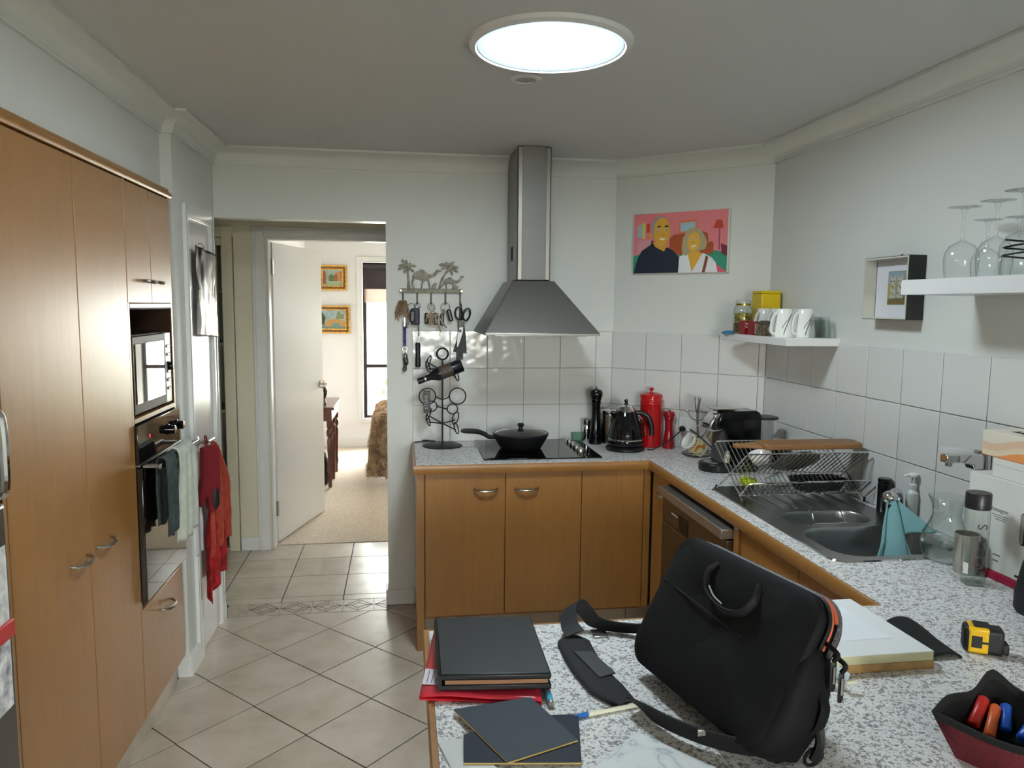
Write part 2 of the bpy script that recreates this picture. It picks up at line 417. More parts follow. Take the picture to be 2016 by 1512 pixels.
# hall and bedroom
wallmesh('wall_hall', [(-1.06,-.86,5.03,5.13,0,CZ), (-.86,-.05,5.03,5.13,2.055,CZ), (-.05,3.2,5.03,5.13,0,CZ), (-2.3,-1.06,5.03,5.13,2.05,CZ), (-2.3,-1.9,5.03,5.13,0,2.05)], MT['cream'], 'cream wall at the far side of the hall')
wallmesh('wall_hall_ends', [(-2.4,-2.3,3.3,5.7,0,CZ), (1.3,1.4,D+.09,5.03,0,CZ), (-2.3,-1.06,5.62,5.7,0,CZ)], MT['cream'], 'cream end walls of the hall')
wallmesh('wall_bedroom', [(-1.16,-1.06,5.13,8.64,0,CZ), (3.1,3.2,5.13,7.4,0,CZ), (3.1,3.2,8.3,8.64,0,CZ), (3.1,3.2,7.4,8.3,0,1.35), (3.1,3.2,7.4,8.3,2.05,CZ), (-1.16,-.44,8.64,8.78,0,CZ), (.95,3.2,8.64,8.78,0,CZ), (-.44,.95,8.64,8.78,0,.335), (-.44,.95,8.64,8.78,2.105,CZ)], MT['bedwall'], 'bright white bedroom walls')
# ---- cornices
cov = [(0,2.318),(.012,2.318),(.013,2.327)]+[(.088-.072*math.cos(t),2.327+.060*math.sin(t)) for t in [k*PI/2/7 for k in range(8)]]+[(.092,2.388),(.092,CZ-.0005),(0,CZ-.0005)]
path = [(XR,-3.3),(XR,YC),(XC,D),(-.93,D),(-.93,3.31),(-.975,3.31),(-.975,-3.3)]
struct(mesh('trim_1', MB().sweep(path, cov), MT['wall'], smooth=40), 'white cove cornice around the kitchen ceiling')
# ---- skirtings
struct(box('baseboard_back', -.085, .062, D-.012, D-.0005, 0, .085, MT['trim'], bevel=.004), 'low tiled skirting by the hall opening')
struct(box('baseboard_opening', -.092, -.0805, D-.012, D+.1, 0, .085, MT['trim'], bevel=.004))
struct(wallmesh('baseboard_pantry', [(-.9295,-.915,3.300,3.44,0,.095), (-.985,-.9295,3.298,3.3095,0,.095), (-.9295,-.915,3.90,3.957,0,.085), (-.985,-.915,3.946,3.957,0,.085)], MT['trim']))
struct(box('baseboard_bedroom', -1.06, 3.1, 8.622, 8.6395, .004, .1, MT['trim'], bevel=.004))
struct(box('baseboard_hall', -1.06, -.945, 5.016, 5.0295, 0, .09, MT['trim'], bevel=.004))
# lintel reveal strip
struct(box('trim_2', -.93, -.08, D-.004, D+.094, 2.058, 2.0655, MT['trim']), 'white edge strip under the hall opening head')
# ---- wall tiles
T, ZT = .2, 1.497
wt = MB().box(.0015,.1985,0,.006,.0015,.1985)
base_tile = None
def wtile(parent, origin, ang, w, h):
    """tile at wall-local origin, facing -Y turned by ang"""
    global base_tile
    if abs(w-T) < 1e-4 and abs(h-T) < 1e-4:
        if base_tile is None:
            base_tile = mesh('wall_tile', wt, MT['wtile'], parent, bevel=.0018, seg=2); o = base_tile
        else:
            o = base_tile.copy(); COL.objects.link(o)
    else:
        if w < .006 or h < .006: return
        o = mesh('wall_tile', MB().box(.0015,w-.0015,0,.006,.0015,h-.0015), MT['wtile'], parent, bevel=.0018, seg=2)
    o.parent = parent; o.location = origin; o.rotation_euler = (0,0,ang)
rows = [(BZ, ZT-2*T-BZ), (ZT-2*T, T), (ZT-T, T)]
struct(box('trim_3', .055, XC, D-.0035, D-.0005, BZ, ZT, MT['wgrout']), 'tile backing of the back wall')
rows_=rows
for z, h in rows:
    x = .0538
    while x < XC-.006:
        wtile(wb, (x, D-.0075, z), 0, min(T, XC-.004-x), h); x += T
    s = 0.0
    while s < DLEN:
        p = Vector((XC,D,0))+DIAG*s-nrm*.0075
        wtile(wa, (p.x, p.y, z), math.atan2(DIAG.y, DIAG.x), min(T, DLEN-s-.004), h); s += T
    y = 2.8157+3*T-.0
    first = YC-y
    wtile(wr, (XR-.0075, YC-.004, z), -PI/2, first-.002, h)
    k = 0
    while y-T > .55:
        wtile(wr, (XR-.0075, y, z), -PI/2, T, h); y -= T
# ---- doors
MT['casing'] = MT['trim']
def casing(name, parts, m, label=None):
    mb = MB()
    for b_ in parts: mb.box(*b_)
    return struct(mesh(name, mb, m, bevel=.004), label)
# narrow pantry door in the left wall
casing('trim_4', [(-.9295,-.912,3.43,3.487,0,2.06), (-.9295,-.912,3.853,3.908,0,2.06), (-.9295,-.912,3.4875,3.8525,2.005,2.06), (-.9115,-.908,3.436,3.45,0,2.05), (-.9115,-.908,3.888,3.902,0,2.05)], MT['trim'], 'white moulded casing of the narrow door')
d1 = thing('door_1', 'narrow glossy white door with lever handle in the left wall', 'door', (-.945, 3.67, 0)); d1['kind'] = 'structure'; del d1['category']
box('leaf', -.02, .018, -.183, .183, .012, 2.003, MT['doorpaint'], d1, .002)
hd = lathe('handle_rose', [(.026,0),(.026,.006),(.02,.009)], MT['nickel'], d1, c=(.018,-.14,1.0), axis='x')
tube('lever', spl([(.018,-.14,1.0),(.052,-.14,1.0),(.062,-.13,1.0),(.064,-.08,.998),(.062,-.02,.996)],5), .008, MT['nickel'], hd, 10)
# bedroom door, open into the bedroom
casing('trim_5', [(-.945,-.868,5.012,5.0295,0,2.115), (-.05,.03,5.012,5.0295,0,2.115), (-.867,-.051,5.012,5.0295,2.05,2.115), (-.93,-.915,5.006,5.0118,0,2.10), (-.914,.03,5.006,5.0118,2.085,2.10), (-.859,-.845,5.03,5.13,0,2.055), (-.064,-.0505,5.03,5.13,0,2.055), (-.845,-.064,5.03,5.13,2.04,2.0545)], MT['trim'], 'white moulded casing of the bedroom doorway')
d2 = thing('door_2', 'plain white bedroom door standing open', 'door', (-.838, 5.135, 0), math.atan2(.81, .235)); d2['kind'] = 'structure'; del d2['category']
box('leaf', 0, .82, -.002, .036, .016, 2.03, MT['doorpaint'], d2, .002)
h2 = lathe('handle_rose', [(.027,0),(.027,.007),(.02,.01)], MT['nickel'], d2, c=(.765,-.012,1.02), axis='y')
tube('lever', spl([(.765,-.012,1.02),(.765,-.05,1.02),(.755,-.06,1.02),(.70,-.062,1.012),(.655,-.058,1.008)],5), .008, MT['nickel'], h2, 10)
for z in (.2,1.82): box('hinge', -.012, .004, -.008, .004, z, z+.1, MT['nickel'], d2)
# linen cupboard sliding doors
casing('trim_6', [(-1.132,-1.065,5.012,5.0295,0,2.115), (-2.1,-1.1325,5.012,5.0295,2.05,2.115)], MT['cream'], 'cream casing of the linen cupboard')
d3 = thing('door_3', 'cream sliding linen cupboard door left ajar', 'door', (-1.16,5.06,0)); d3['kind'] = 'structure'; del d3['category']
box('leaf', -.75, -.012, 0, .03, .02, 1.995, MT['cream'], d3, .003)
box('head_rail', -.75, .055, -.01, .07, 1.998, 2.049, MT['cream'], d3, .003)
box('floor_track', -.75, .055, -.012, .06, .001, .012, MT['trim'], d3)
for z in (.42,.9,1.35,1.7):
    struct(box('linen_shelf', -1.9, -1.062, 5.2, 5.6, z, z+.02, MT['cream']), 'shelf in the dark linen cupboard at %d centimetres' % (z*100))
# ---- bedroom window
MT['alu'] = mat('dark_bronze_aluminium', (58,54,56), .4, .5)
wn = thing('window_1', 'tall bedroom window with dark frame and mid rail', 'window', (.255, 8.66, .335)); wn['kind'] = 'structure'; del wn['category']
for n_, b_ in (('frame_stile',(-.69,-.65,0,.05,0,1.765)), ('frame_stile',(.645,.69,0,.05,0,1.765)), ('frame_rail',(-.65,.645,0,.05,0,.03)), ('frame_rail',(-.65,.645,0,.05,1.73,1.765)), ('mid_rail',(-.65,.645,0,.05,.575,.615))):
    box(n_, *b_, MT['alu'], wn, .003)
wg = glass('window_glass', (.97,.99,.98), edge=1.0)
box('pane', -.65, .645, .022, .027, .028, .577, wg, wn); box('pane', -.65, .645, .022, .027, .613, 1.732, wg, wn)
casing('trim_7', [(-.5,-.4405,8.627,8.6395,.28,2.165), (.9505,1.01,8.627,8.6395,.28,2.165), (-.4405,.9505,8.627,8.6395,2.1055,2.165), (-.4405,.9505,8.6,8.6395,.29,.3345)], MT['trim'], 'white trim around the bedroom window')
# ---- unseen window added behind the camera for fill light
wn2 = thing('fill_window_2', 'wide unseen window added in the rear wall for fill light', 'window', (.6, -3.35, .9)); wn2['kind'] = 'structure'; del wn2['category']
for n_, b_ in (('frame_stile',(-.75,-.71,-.02,.02,0,1.1)), ('frame_stile',(.71,.75,-.02,.02,0,1.1)), ('mullion',(-.02,.02,-.02,.02,.04,1.06)), ('frame_rail',(-.71,.71,-.02,.02,0,.04)), ('frame_rail',(-.71,.71,-.02,.02,1.06,1.1))):
    box(n_, *b_, MT['alu'], wn2)
box('pane', -.71, -.02, -.003, .003, .04, 1.06, wg, wn2); box('pane', .02, .71, -.003, .003, .04, 1.06, wg, wn2)

wn3 = thing('window_3', 'side window of the bedroom', 'window', (3.15, 7.85, 1.35)); wn3['kind'] = 'structure'; del wn3['category']
for n_, b_ in (('frame_stile',(-.02,.02,-.45,-.41,0,.7)), ('frame_stile',(-.02,.02,.41,.45,0,.7)), ('frame_rail',(-.02,.02,-.41,.41,0,.04)), ('frame_rail',(-.02,.02,-.41,.41,.66,.7))):
    box(n_, *b_, MT['alu'], wn3)
box('pane', -.003, .003, -.41, .41, .04, .66, wg, wn3)
# ------------------------------------------------------------------ skylight and downlight
sk = thing('tubular_skylight', 'large round tubular skylight glowing white in the ceiling', 'skylight', (.437, 2.25, CZ))
lathe('ring', [(.212,-.001),(.214,-.012),(.222,-.018),(.238,-.012),(.244,-.001)], MT['trim'], sk, 64, cap0=False, cap1=False)
lathe('inner_collar', [(.2115,-.0135),(.2125,-.001),(.2005,-.001),(.2005,-.0135)], emit('lit_acrylic_collar', (.62,.85,1.0), 1.1), sk, 64, cap0=False, cap1=False)
lathe('diffuser', [(.199,-.006),(.19,-.012),(.15,-.016),(.001,-.018)], emit('daylight_diffuser', (.80,.935,1.0), SKYLIGHT_STRENGTH), sk, 64, cap0=False)
dl = thing('ceiling_downlight', 'small white recessed downlight beside the skylight', 'downlight', (.42, 2.60, CZ))
lathe('trim_ring', [(.034,-.001),(.036,-.007),(.05,-.006),(.056,-.001)], MT['trim'], dl, 32, cap0=False, cap1=False)
lathe('reflector', [(.0335,-.001),(.03,-.0045),(.001,-.003)], mat('downlight_reflector', (170,166,158), .4), dl, 32, cap0=False)
# ------------------------------------------------------------------ tall cupboards, left
XF = -.93
def bow_handle(parent, p, axis, L=.11, out=.032, sgn=1, m=None, name='handle'):
    """bow handle centred at p; axis 'y' or 'x' or 'z' for its length; bows outwards along outv"""
    m = m or MT['nickel']; P0 = Vector(p)
    av = {'x': Vector((1,0,0)), 'y': Vector((0,1,0)), 'z': Vector((0,0,1))}[axis[0]]
    ov = {'+x': Vector((1,0,0)), '-y': Vector((0,-1,0)), '-x': Vector((-1,0,0))}[axis[1:]]
    pts = [P0+av*(L/2*math.cos(t))+ov*(out*math.sin(t)**.8 if 0 < t < PI else 0)+Vector((0,0,-.006*math.sin(t))) for t in [PI*k/14 for k in range(15)]]
    return tube(name, pts, [.0045+.0022*math.sin(PI*k/14) for k in range(15)], m, parent, 8)
ca = thing('pantry_cupboard', 'tall beech pantry cupboard with two full-height doors', 'cupboard', (0,0,0))
box('carcass', -1.55, XF-.02, 1.872, 2.744, .12, 2.05, MT['wood'], ca)
box('side_panel', -1.55, XF, 1.872, 1.888, 0, 2.05, MT['wood'], ca)
for y0, y1, hy in ((1.892,2.3425,2.26), (2.3465,2.7425,2.44)):
    dr = box('cupboard_door', XF-.018, XF, y0, y1, .122, 2.045, MT['wood'], ca, .0015)
    bow_handle(dr, (XF, hy, .885), 'y+x')
cb = thing('oven_tower', 'beech oven tower cabinet with microwave niche and drawer', 'cabinet', (0,0,0))
for n_, b_ in (('side_panel',(-1.55,XF-.001,2.746,2.762,.12,2.05)), ('side_panel',(-1.55,XF-.001,3.236,3.252,.12,2.05)), ('niche_top',(-1.5,XF,2.763,3.235,1.612,1.628)), ('niche_shelf',(-1.5,XF,2.763,3.235,1.205,1.222)), ('lower_shelf',(-1.5,XF-.02,2.763,3.235,.53,.552)), ('bottom_panel',(-1.5,XF-.02,2.763,3.235,.12,.14)), ('top_panel',(-1.5,XF-.02,2.763,3.235,2.03,2.05))):
    box(n_, *b_, MT['wood'], cb, .001)
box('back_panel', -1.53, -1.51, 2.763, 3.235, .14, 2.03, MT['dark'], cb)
MT['nicheshade'] = mat('niche_shade_brown', (52,32,18), .6, spec=.2)
for b_ in ((-1.5,XF-.004,2.763,2.767,1.223,1.611),(-1.5,XF-.004,3.231,3.235,1.223,1.611),(-1.505,-1.5,2.767,3.231,1.223,1.611),(-1.5,XF-.004,2.767,3.231,1.607,1.611)): box('niche_shade_lining', *b_, MT['nicheshade'], cb, smooth=0)  # dark brown boards added to paint the niche's shade on its inner faces
for y0, y1, hy in ((2.748,2.999,2.955), (3.002,3.25,3.046)):
    dr = box('cupboard_door', XF-.018, XF, y0, y1, 1.63, 2.045, MT['wood'], cb, .0015)
    bow_handle(dr, (XF, hy, 1.712), 'y+x', L=.08, out=.028)
drw = box('drawer_front', XF-.018, XF, 2.748, 3.25, .122, .528, MT['wood'], cb, .0015)
bow_handle(drw, (XF, 3.02, .445), 'y+x')
struct(mesh('trim_8', MB().sweep([(XF-.06,3.262),(XF-.06,.985)][::-1], [(-.0,2.05),(-.066,2.05),(-.071,2.056),(-.071,2.066),(-.066,2.072),(-.058,2.076),(-.058,2.0868),(0,2.0868)]), MT['woody'], smooth=50), 'rounded beech moulding along the cupboard tops')
kick = wallmesh('baseboard_left', [(-1.0,-.968,1.888,3.262,0,.118)], MT['wgrout'], 'tiled kickboard under the tall cupboards')
for y0 in (1.89, 2.222, 2.555, 2.888):
    box('kick_tile', -.9675, -.9605, y0+.002, min(y0+.33, 3.26), .002, .116, MT['ftile'], kick, .001)
# microwave
MT['mwglass'] = mat('mirror_black_glass', (196,196,198), .02, 1.0)
mw = thing('microwave', 'stainless microwave with mirrored door in the oven tower niche', 'microwave', (XF-.02, 2.99, 1.2225))
box('casing', -.36, 0, -.205, .238, .004, .295, mat('microwave_shell', (40,30,24), .4), mw, .004)
md = box('door', .0005, .014, -.203, .16, .008, .29, mat('microwave_door', (44,30,20), .5, spec=.2), mw, .004)
box('door_window', .0145, .0165, -.178, .14, .045, .262, MT['mwglass'], md, .001)
cp = box('control_panel', .0005, .014, .165, .236, .008, .29, mat('microwave_panel', (205,205,205), .3, .2), mw, .003)
for k in range(6): box('button', .0145, .0175, .18, .222, .06+.034*k, .072+.034*k, MT['black'], cp, .002)
lathe('dial', [(.017,0),(.016,.016),(.012,.018)], MT['blackgloss'], cp, c=(.0145,.2,.155), axis='x')
# oven
ov = thing('wall_oven', 'black glass wall oven with steel handle bar', 'oven', (XF, 2.999, .555))
MT['ovglass'] = mat('black_oven_glass', (20,18,18), .03, 0, coat=1.0)
box('body', -.5, -.002, -.234, .234, 0, .645, MT['black'], ov)
pn = box('control_panel', -.002, .012, -.246, .25, .508, .645, MT['ovglass'], ov, .002)
for y in (.09,.205): lathe('knob', [(.022,0),(.022,.004),(.018,.006),(.017,.026),(.014,.028)], MT['blackgloss'], pn, 20, c=(.012,y,.578), axis='x'); lathe('knob_cap', [(.0145,.0275),(.0148,.0285),(.001,.0295)], MT['nickel'], pn, 20, c=(.013,y,.578), axis='x')
box('panel_strip', .0005, .016, -.246, .25, .497, .507, MT['steel'], ov, .002)
dr = box('door', -.002, .022, -.246, .25, .004, .493, MT['ovglass'], ov, .003)
box('door_top_rail', .0225, .0235, -.246, .25, .45, .49, MT['blackgloss'], dr)
hb = box('handle_bar', .075, .088, -.25, .252, .49, .511, MT['steel'], dr, .003)
for y in (-.245,.225): box('handle_bracket', .022, .076, y, y+.02, .494, .507, MT['steel'], hb, .002)
pm = emit('oven_red_reflection', (1,.05,.12), 1.2)
box('painted_reflection', .0122, .0126, -.13, -.118, .585, .597, pm, pn)  # small emissive mark painting a pinkish red reflection on the panel
# towels over the oven bar
def drape(name, x_front, y0, y1, ztop, zfront, zback, m, label, cat, waves=3, amp=.006, xback=None, flare=0.0, seed=0, th=.004, thick=.018):
    xb = xback if xback is not None else x_front-.03
    def fn(u, v):
        y = y0+(y1-y0)*u
        L1 = ztop-zfront; L2 = ztop-zback; half = (x_front-xb)/2; tot = L1+L2+PI*half; s = v*tot
        if s < L1: x, z = x_front, zfront+s
        elif s < L1+PI*half:
            a = (s-L1)/half; x, z = xb+half+half*math.cos(a), ztop+half*math.sin(a)
        else: x, z = xb, ztop-(s-L1-PI*half)
        k = min(1, abs(ztop-z)/.08)
        wv = amp*k*math.sin(u*waves*2*PI+seed+ (ztop-z)*6)
        x += wv if s < L1 else -wv*.4
        y += flare*(u-.5)*(ztop-z)*2+.01*math.sin(z*30+seed)*k*.4
        return (x, y, z+.012*math.sin(u*7+seed)*k*.5)
    o = mesh(name, MB().grid(fn, 28, 40), m, None, solid=th, sub=0, recalc=False)
    return tag(o, label, cat)
MT['towel_dark'] = mat('dark_grey_green_cotton', (58,70,68), .95, var=.15, vscale=40, bump=.5, bscale=300)
MT['towel_pale'] = mat('sage_cotton', (190,194,182), .95, var=.05, vscale=30, bump=.2, bscale=500)
ybar = 2.999
drape('tea_towel', -.832, 2.765, 2.878, 1.068, .79, .83, MT['towel_dark'], 'dark green-grey tea towel over left end of oven handle', 'tea towel', 2, .005, -.865, seed=1)
drape('tea_towel', -.824, 2.896, 3.085, 1.071, .735, .80, MT['towel_pale'], 'pale sage tea towel bunched over the oven handle', 'tea towel', 3, .010, -.868, flare=.08, seed=2, th=.006)
# ------------------------------------------------------------------ fridge at the left edge
fr = thing('refrigerator', 'stainless steel fridge at the far left edge', 'fridge', (-.9, 1.5, 0))
box('cabinet', -.66, -.065, -.42, .345, .03, 1.75, mat('fridge_side', (70,70,70), .5), fr, .005)
box('upper_door', -.064, 0, -.42, .326, 1.19, 1.75, MT['steel'], fr, .012, seg=4)
ld = box('lower_door', -.064, 0, -.42, .326, .06, 1.175, MT['steel'], fr, .012, seg=4)
tube('door_handle', spl([(0,.245,1.215),(.03,.245,1.21),(.04,.245,1.23),(.042,.245,1.3),(.04,.245,1.37),(.03,.245,1.39),(0,.245,1.385)],4), .011, MT['chrome'], fr, 10)
for x in (-.3,-.1):
    for y in (-.35,.28): lathe('foot', [(.02,0),(.02,.031)], MT['black'], fr, 10, c=(x-.2,y,0))
nt = box('paper_note', -.8985, -.8975, 1.62, 1.806, .9, 1.08, mat('note_paper', (214,214,210), .8, var=.1, vscale=50)); tag(nt, 'white printed note fixed high on the fridge door', 'note')
n2 = box('paper_note', -.8985, -.8975, 1.62, 1.803, .70, .87, mat('drawing_paper', (196,198,200), .8, var=.35, vscale=30)); tag(n2, 'grey sketch note fixed low on the fridge door', 'note')
mg = mesh('fridge_magnet', MB().box(-.8972,-.889,1.70,1.812,.865,.905), mat('red_magnet', (196,60,58), .5), bevel=.003); tag(mg, 'red strip magnet holding notes on the fridge', 'magnet')
# ------------------------------------------------------------------ base cabinets
bc = thing('base_cabinet', 'beech base cabinet with three doors under the cooktop', 'cabinet')
box('end_panel', .064, .098, 3.42, D-.014, 0, .857, MT['wood'], bc, .001)
box('carcass', .099, 1.156, 3.44, D-.014, .15, .856, MT['wood'], bc)
for x0, x1, hx in ((.1035,.4765,.387), (.4805,.8465,.58), (.8495,1.155,None)):
    dr = box('cupboard_door', x0, x1, 3.42, 3.438, .165, .857, MT['wood'], bc, .0015)
    if hx: bow_handle(dr, (hx, 3.42, .777), 'x-y', L=.11, out=.03)
kb = struct(box('baseboard_cabinet', .1, 1.23, 3.475, 3.49, 0, .148, MT['wgrout']), 'tiled kickboard under the cooktop cabinet')
for x0 in (.1,.43,.763,1.096): box('kick_tile', x0+.002, min(x0+.33,1.228), 3.468, 3.4745, .002, .146, MT['ftile'], kb, .001)
cc = thing('base_cabinet', 'narrow beech corner cabinet beside the dishwasher', 'cabinet')
box('carcass', 1.215, XR-.012, 3.181, 3.40, .15, .856, MT['wood'], cc)
box('filler', 1.158, 1.19, 3.42, 3.438, .165, .856, MT['wood'], cc)
dr = box('cupboard_door', 1.195, 1.213, 3.183, 3.40, .165, .857, MT['wood'], cc, .0015)
bow_handle(dr, (1.195, 3.25, .77), 'y-x', L=.09, out=.03)
dw = thing('dishwasher', 'stainless steel dishwasher under the right bench', 'dishwasher', (1.15, 2.835, 0))
box('cabinet', .075, .6, -.295, .333, .1, .858, MT['black'], dw)
box('door', .012, .074, -.34, .336, .12, .678, MT['steelh'], dw, .004)
cpn = box('control_fascia', .012, .074, -.34, .336, .682, .792, MT['steelh'], dw, .003)
box('top_bar', -.012, .074, -.34, .336, .797, .835, mat('dishwasher_bar', (176,172,166), .35, .85), dw, .004)
box('handle_pocket', .0105, .0118, .03, .13, .69, .755, MT['blackgloss'], cpn)
mb = MB()
for k in range(9): mb.box(.0108,.0118,.145+.0085*k,.1505+.0085*k,.736,.742)
mesh('brand_lettering', mb, MT['trim'], cpn, smooth=0)
box('plinth', .06, .08, -.34, .336, 0, .098, MT['black'], dw)
sc = thing('base_cabinet', 'beech sink cabinet right of the dishwasher', 'cabinet')
box('stile', 1.184, 1.21, 2.455, 2.49, .12, .857, MT['wood'], sc, .001)
box('carcass_base', 1.215, XR-.012, 1.66, 2.455, .12, .14, MT['wood'], sc)
for y0, y1 in ((1.66,2.056), (2.06,2.452)):
    box('cupboard_door', 1.195, 1.213, y0, y1, .125, .857, MT['wood'], sc, .0015)
ps = thing('peninsula_base', 'beech peninsula base under the near worktop', 'cabinet')
box('carcass', .10, 1.19, .72, 1.56, .1, .857, MT['wood'], ps); box('plinth', .13, 1.19, .75, 1.5, 0, .099, MT['dark'], ps)
# worktop: one continuous U, with the sink cut-out
wtp = thing('worktop', 'speckled grey U-shaped worktop with beech edging', 'worktop')
SX0, SX1, SY0, SY1 = 1.262, 1.70, 1.97, 2.83     # sink cut-out
def wslab(name, poly): return mesh(name, MB().prism(poly, .862, BZ), MT['bench'], wtp, smooth=0)
G = D-.0012; R = XR-.0012
dd = (XR-XC); 
mb = MB()
k_ = (D-YC)/(XR-XC)
mb.prism([(.062,3.406),(1.18,3.406),(1.18,3.42),(R,3.42),(R,YC-.004),(XC-.004,G),(.062,G)], .862, BZ)
mb.box(1.18,R,SY1,3.42,.862,BZ); mb.box(1.18,SX0,SY0,SY1,.862,BZ); mb.box(SX1,R,SY0,SY1,.862,BZ)
mb.box(1.18,R,1.64,SY0,.862,BZ); mb.prism([(.056,1.631),(.056,.70),(R,.70),(R,1.64),(1.18,1.64)], .862, BZ)
me = mesh('worktop_slab', mb, MT['bench'], wtp, smooth=0)
for pth, nm in (([(.062,G),(.062,3.406),(1.18,3.406),(1.18,1.64),(.056,1.631),(.056,.70)], 'edge_strip'),):
    mesh(nm, MB().sweep(pth, [(-.0005,.858),(-.011,.858),(-.0135,.862),(-.0135,.893),(-.011,.8985),(-.0005,.8985)]), MT['woodx'], wtp, smooth=40)
# ------------------------------------------------------------------ range hood
hx0, hx1, hy0, hz0, hz1 = .382, .93, 3.45, 1.493, 1.755
ho = thing('range_hood', 'stainless steel pyramid range hood with square flue', 'range hood', (0,0,0))
mb = MB(); rg = lambda x0,x1,y0,y1,z: [(x0,y0,z),(x1,y0,z),(x1,y1,z),(x0,y1,z)]
yb = D-.009
mb.rings([rg(hx0+.01,hx1-.01,hy0+.01,yb,hz0+.006), rg(hx0,hx1,hy0,yb,hz0), rg(hx0,hx1,hy0,yb,hz0+.012), rg(.536,.742,3.635,yb,hz1)], cap0=True)
mesh('canopy', mb, brushed('hood_steel', (150,148,144), .46), ho, bevel=.004)
fv = box('flue', .557, .724, 3.65, yb, hz1, CZ-.001, MT['steel'], ho, .006)
box('flue_sleeve', .581, .700, 3.6475, 3.6505, hz1+.004, CZ-.002, brushed('flue_sleeve_steel', (112,112,110), .5), fv, .001)
box('vent_slot', .5563, .5568, 3.78, 3.85, 1.86, 1.93, MT['dark'], fv)
box('filter', hx0+.05, hx1-.05, hy0+.05, yb-.03, hz0-.004, hz0+.004, MT['sinksteel'], ho, .002)
cl = mesh('badge', MB().box(hx1-.105,hx1-.035,hy0+.005,hy0+.0075,hz0+.013,hz0+.018), MT['dark'], ho)
# ------------------------------------------------------------------ cooktop
ck = thing('cooktop', 'black ceramic glass cooktop with four knobs', 'cooktop', (.672, 3.74, BZ))
box('glass_top', -.29, .29, -.265, .245, .0, .006, MT['blackgloss'], ck, .002)
for k in range(4):
    kn = lathe('knob', [(.021,.0062),(.021,.014),(.019,.022),(.016,.024)], MT['chrome'], ck, 20, c=(.215+.0*k,-.12+.085*k,0))
    box('knob_grip', .211, .219, -.135+.085*k, -.105+.085*k, .0238, .029, MT['nickel'], kn, .002)
# ------------------------------------------------------------------ frying pan and lid on the cooktop
MT['panblack'] = mat('matt_black_pan', (24,24,26), .5)
PZ = BZ+.0062
fp = thing('frying_pan', 'black frying pan with long handle on the cooktop', 'pan', (.6, 3.74, PZ))
lathe('pan_body', [(.001,0),(.096,0),(.108,.008),(.132,.05),(.141,.068),(.143,.072),(.139,.073),(.128,.05),(.103,.012),(.001,.008)], MT['panblack'], fp, 48, cap0=False, cap1=False)
tube('handle', spl([(-.134,.0,.058),(-.165,-.005,.062),(-.19,-.01,.078),(-.23,-.02,.092),(-.31,-.035,.1)],5), [.011]*8+[.012]*6+[.013]*5+[.012,.008], MT['panblack'], fp, 10, flat=.6)
ld = thing('pan_lid', 'domed glass lid with black knob on the frying pan', 'lid', (.6, 3.74, PZ+.0735))
lathe('rim', [(.134,0),(.143,0),(.1435,.005),(.139,.008),(.134,.006)], MT['panblack'], ld, 48, cap0=False, cap1=False)
lathe('glass_dome', [(.136,.0065),(.1,.018),(.05,.026),(.001,.029)], glass('smoked_lid_glass', (.55,.58,.58)), ld, 40, cap0=False)
lathe('knob', [(.012,.027),(.010,.036),(.017,.044),(.018,.05),(.012,.055)], MT['panblack'], ld, 20)
# ------------------------------------------------------------------ wire bottle stand
st = thing('wire_bottle_stand', 'black wire bottle stand with rings on a round base', 'stand', (.207, 3.87, BZ))
lathe('base_disc', [(.104,0),(.104,.003),(.09,.008),(.006,.014)], MT['iron'], st, 40)
tube('post', [(0,0,.012),(0,0,.455)], .0048, MT['iron'], st, 10)
def ringpts(c, r, nrm_, n=24):
    c = Vector(c); nv = Vector(nrm_).normalized(); a = nv.orthogonal().normalized(); b = nv.cross(a)
    return [c+a*(r*math.cos(2*PI*k/n))+b*(r*math.sin(2*PI*k/n)) for k in range(n)]
tube('top_ring', ringpts((0,0,.482), .029, (0,1,0)), .005, MT['iron'], st, 8, closed=True)
for z0, dz in ((.395,1), (.118,1)):
    for ang, rr, tilt in ((2.6,.032,.3), (3.55,.030,-.2), (.55,.034,-.3), (-.55,.030,.3)):
        dx, dy = math.cos(ang), math.sin(ang)
        e = (dx*.078, dy*.06, z0+(.035 if ang in (2.6,) else -.03 if ang == -.55 else .012))
        tube('arm', [(0,0,z0), e], .0032, MT['iron'], st, 6)
        tube('ring', ringpts((e[0]+dx*.004,e[1]+dy*.004,e[2]+.01), rr, (dx,dy*.6,tilt)), .0032, MT['iron'], st, 6, closed=True)
for sx, zb, zs in ((-1,.262,.205), (1,.262,.19)):
    tube('arm', [(0,0,.245),(sx*.02,-.004,.25),(sx*.036,-.006,zb)], .0032, MT['iron'], st, 6)
    tube('ring', ringpts((sx*.078,-.008,zb), .043, (.05*sx,1,.1)), .0034, MT['iron'], st, 6, closed=True)
    tube('arm', [(0,0,.2),(sx*.026,.02,zs)], .0032, MT['iron'], st, 6)
    tube('ring', ringpts((sx*.054,.03,zs), .027, (.05*sx,1,.05)), .0032, MT['iron'], st, 6, closed=True)
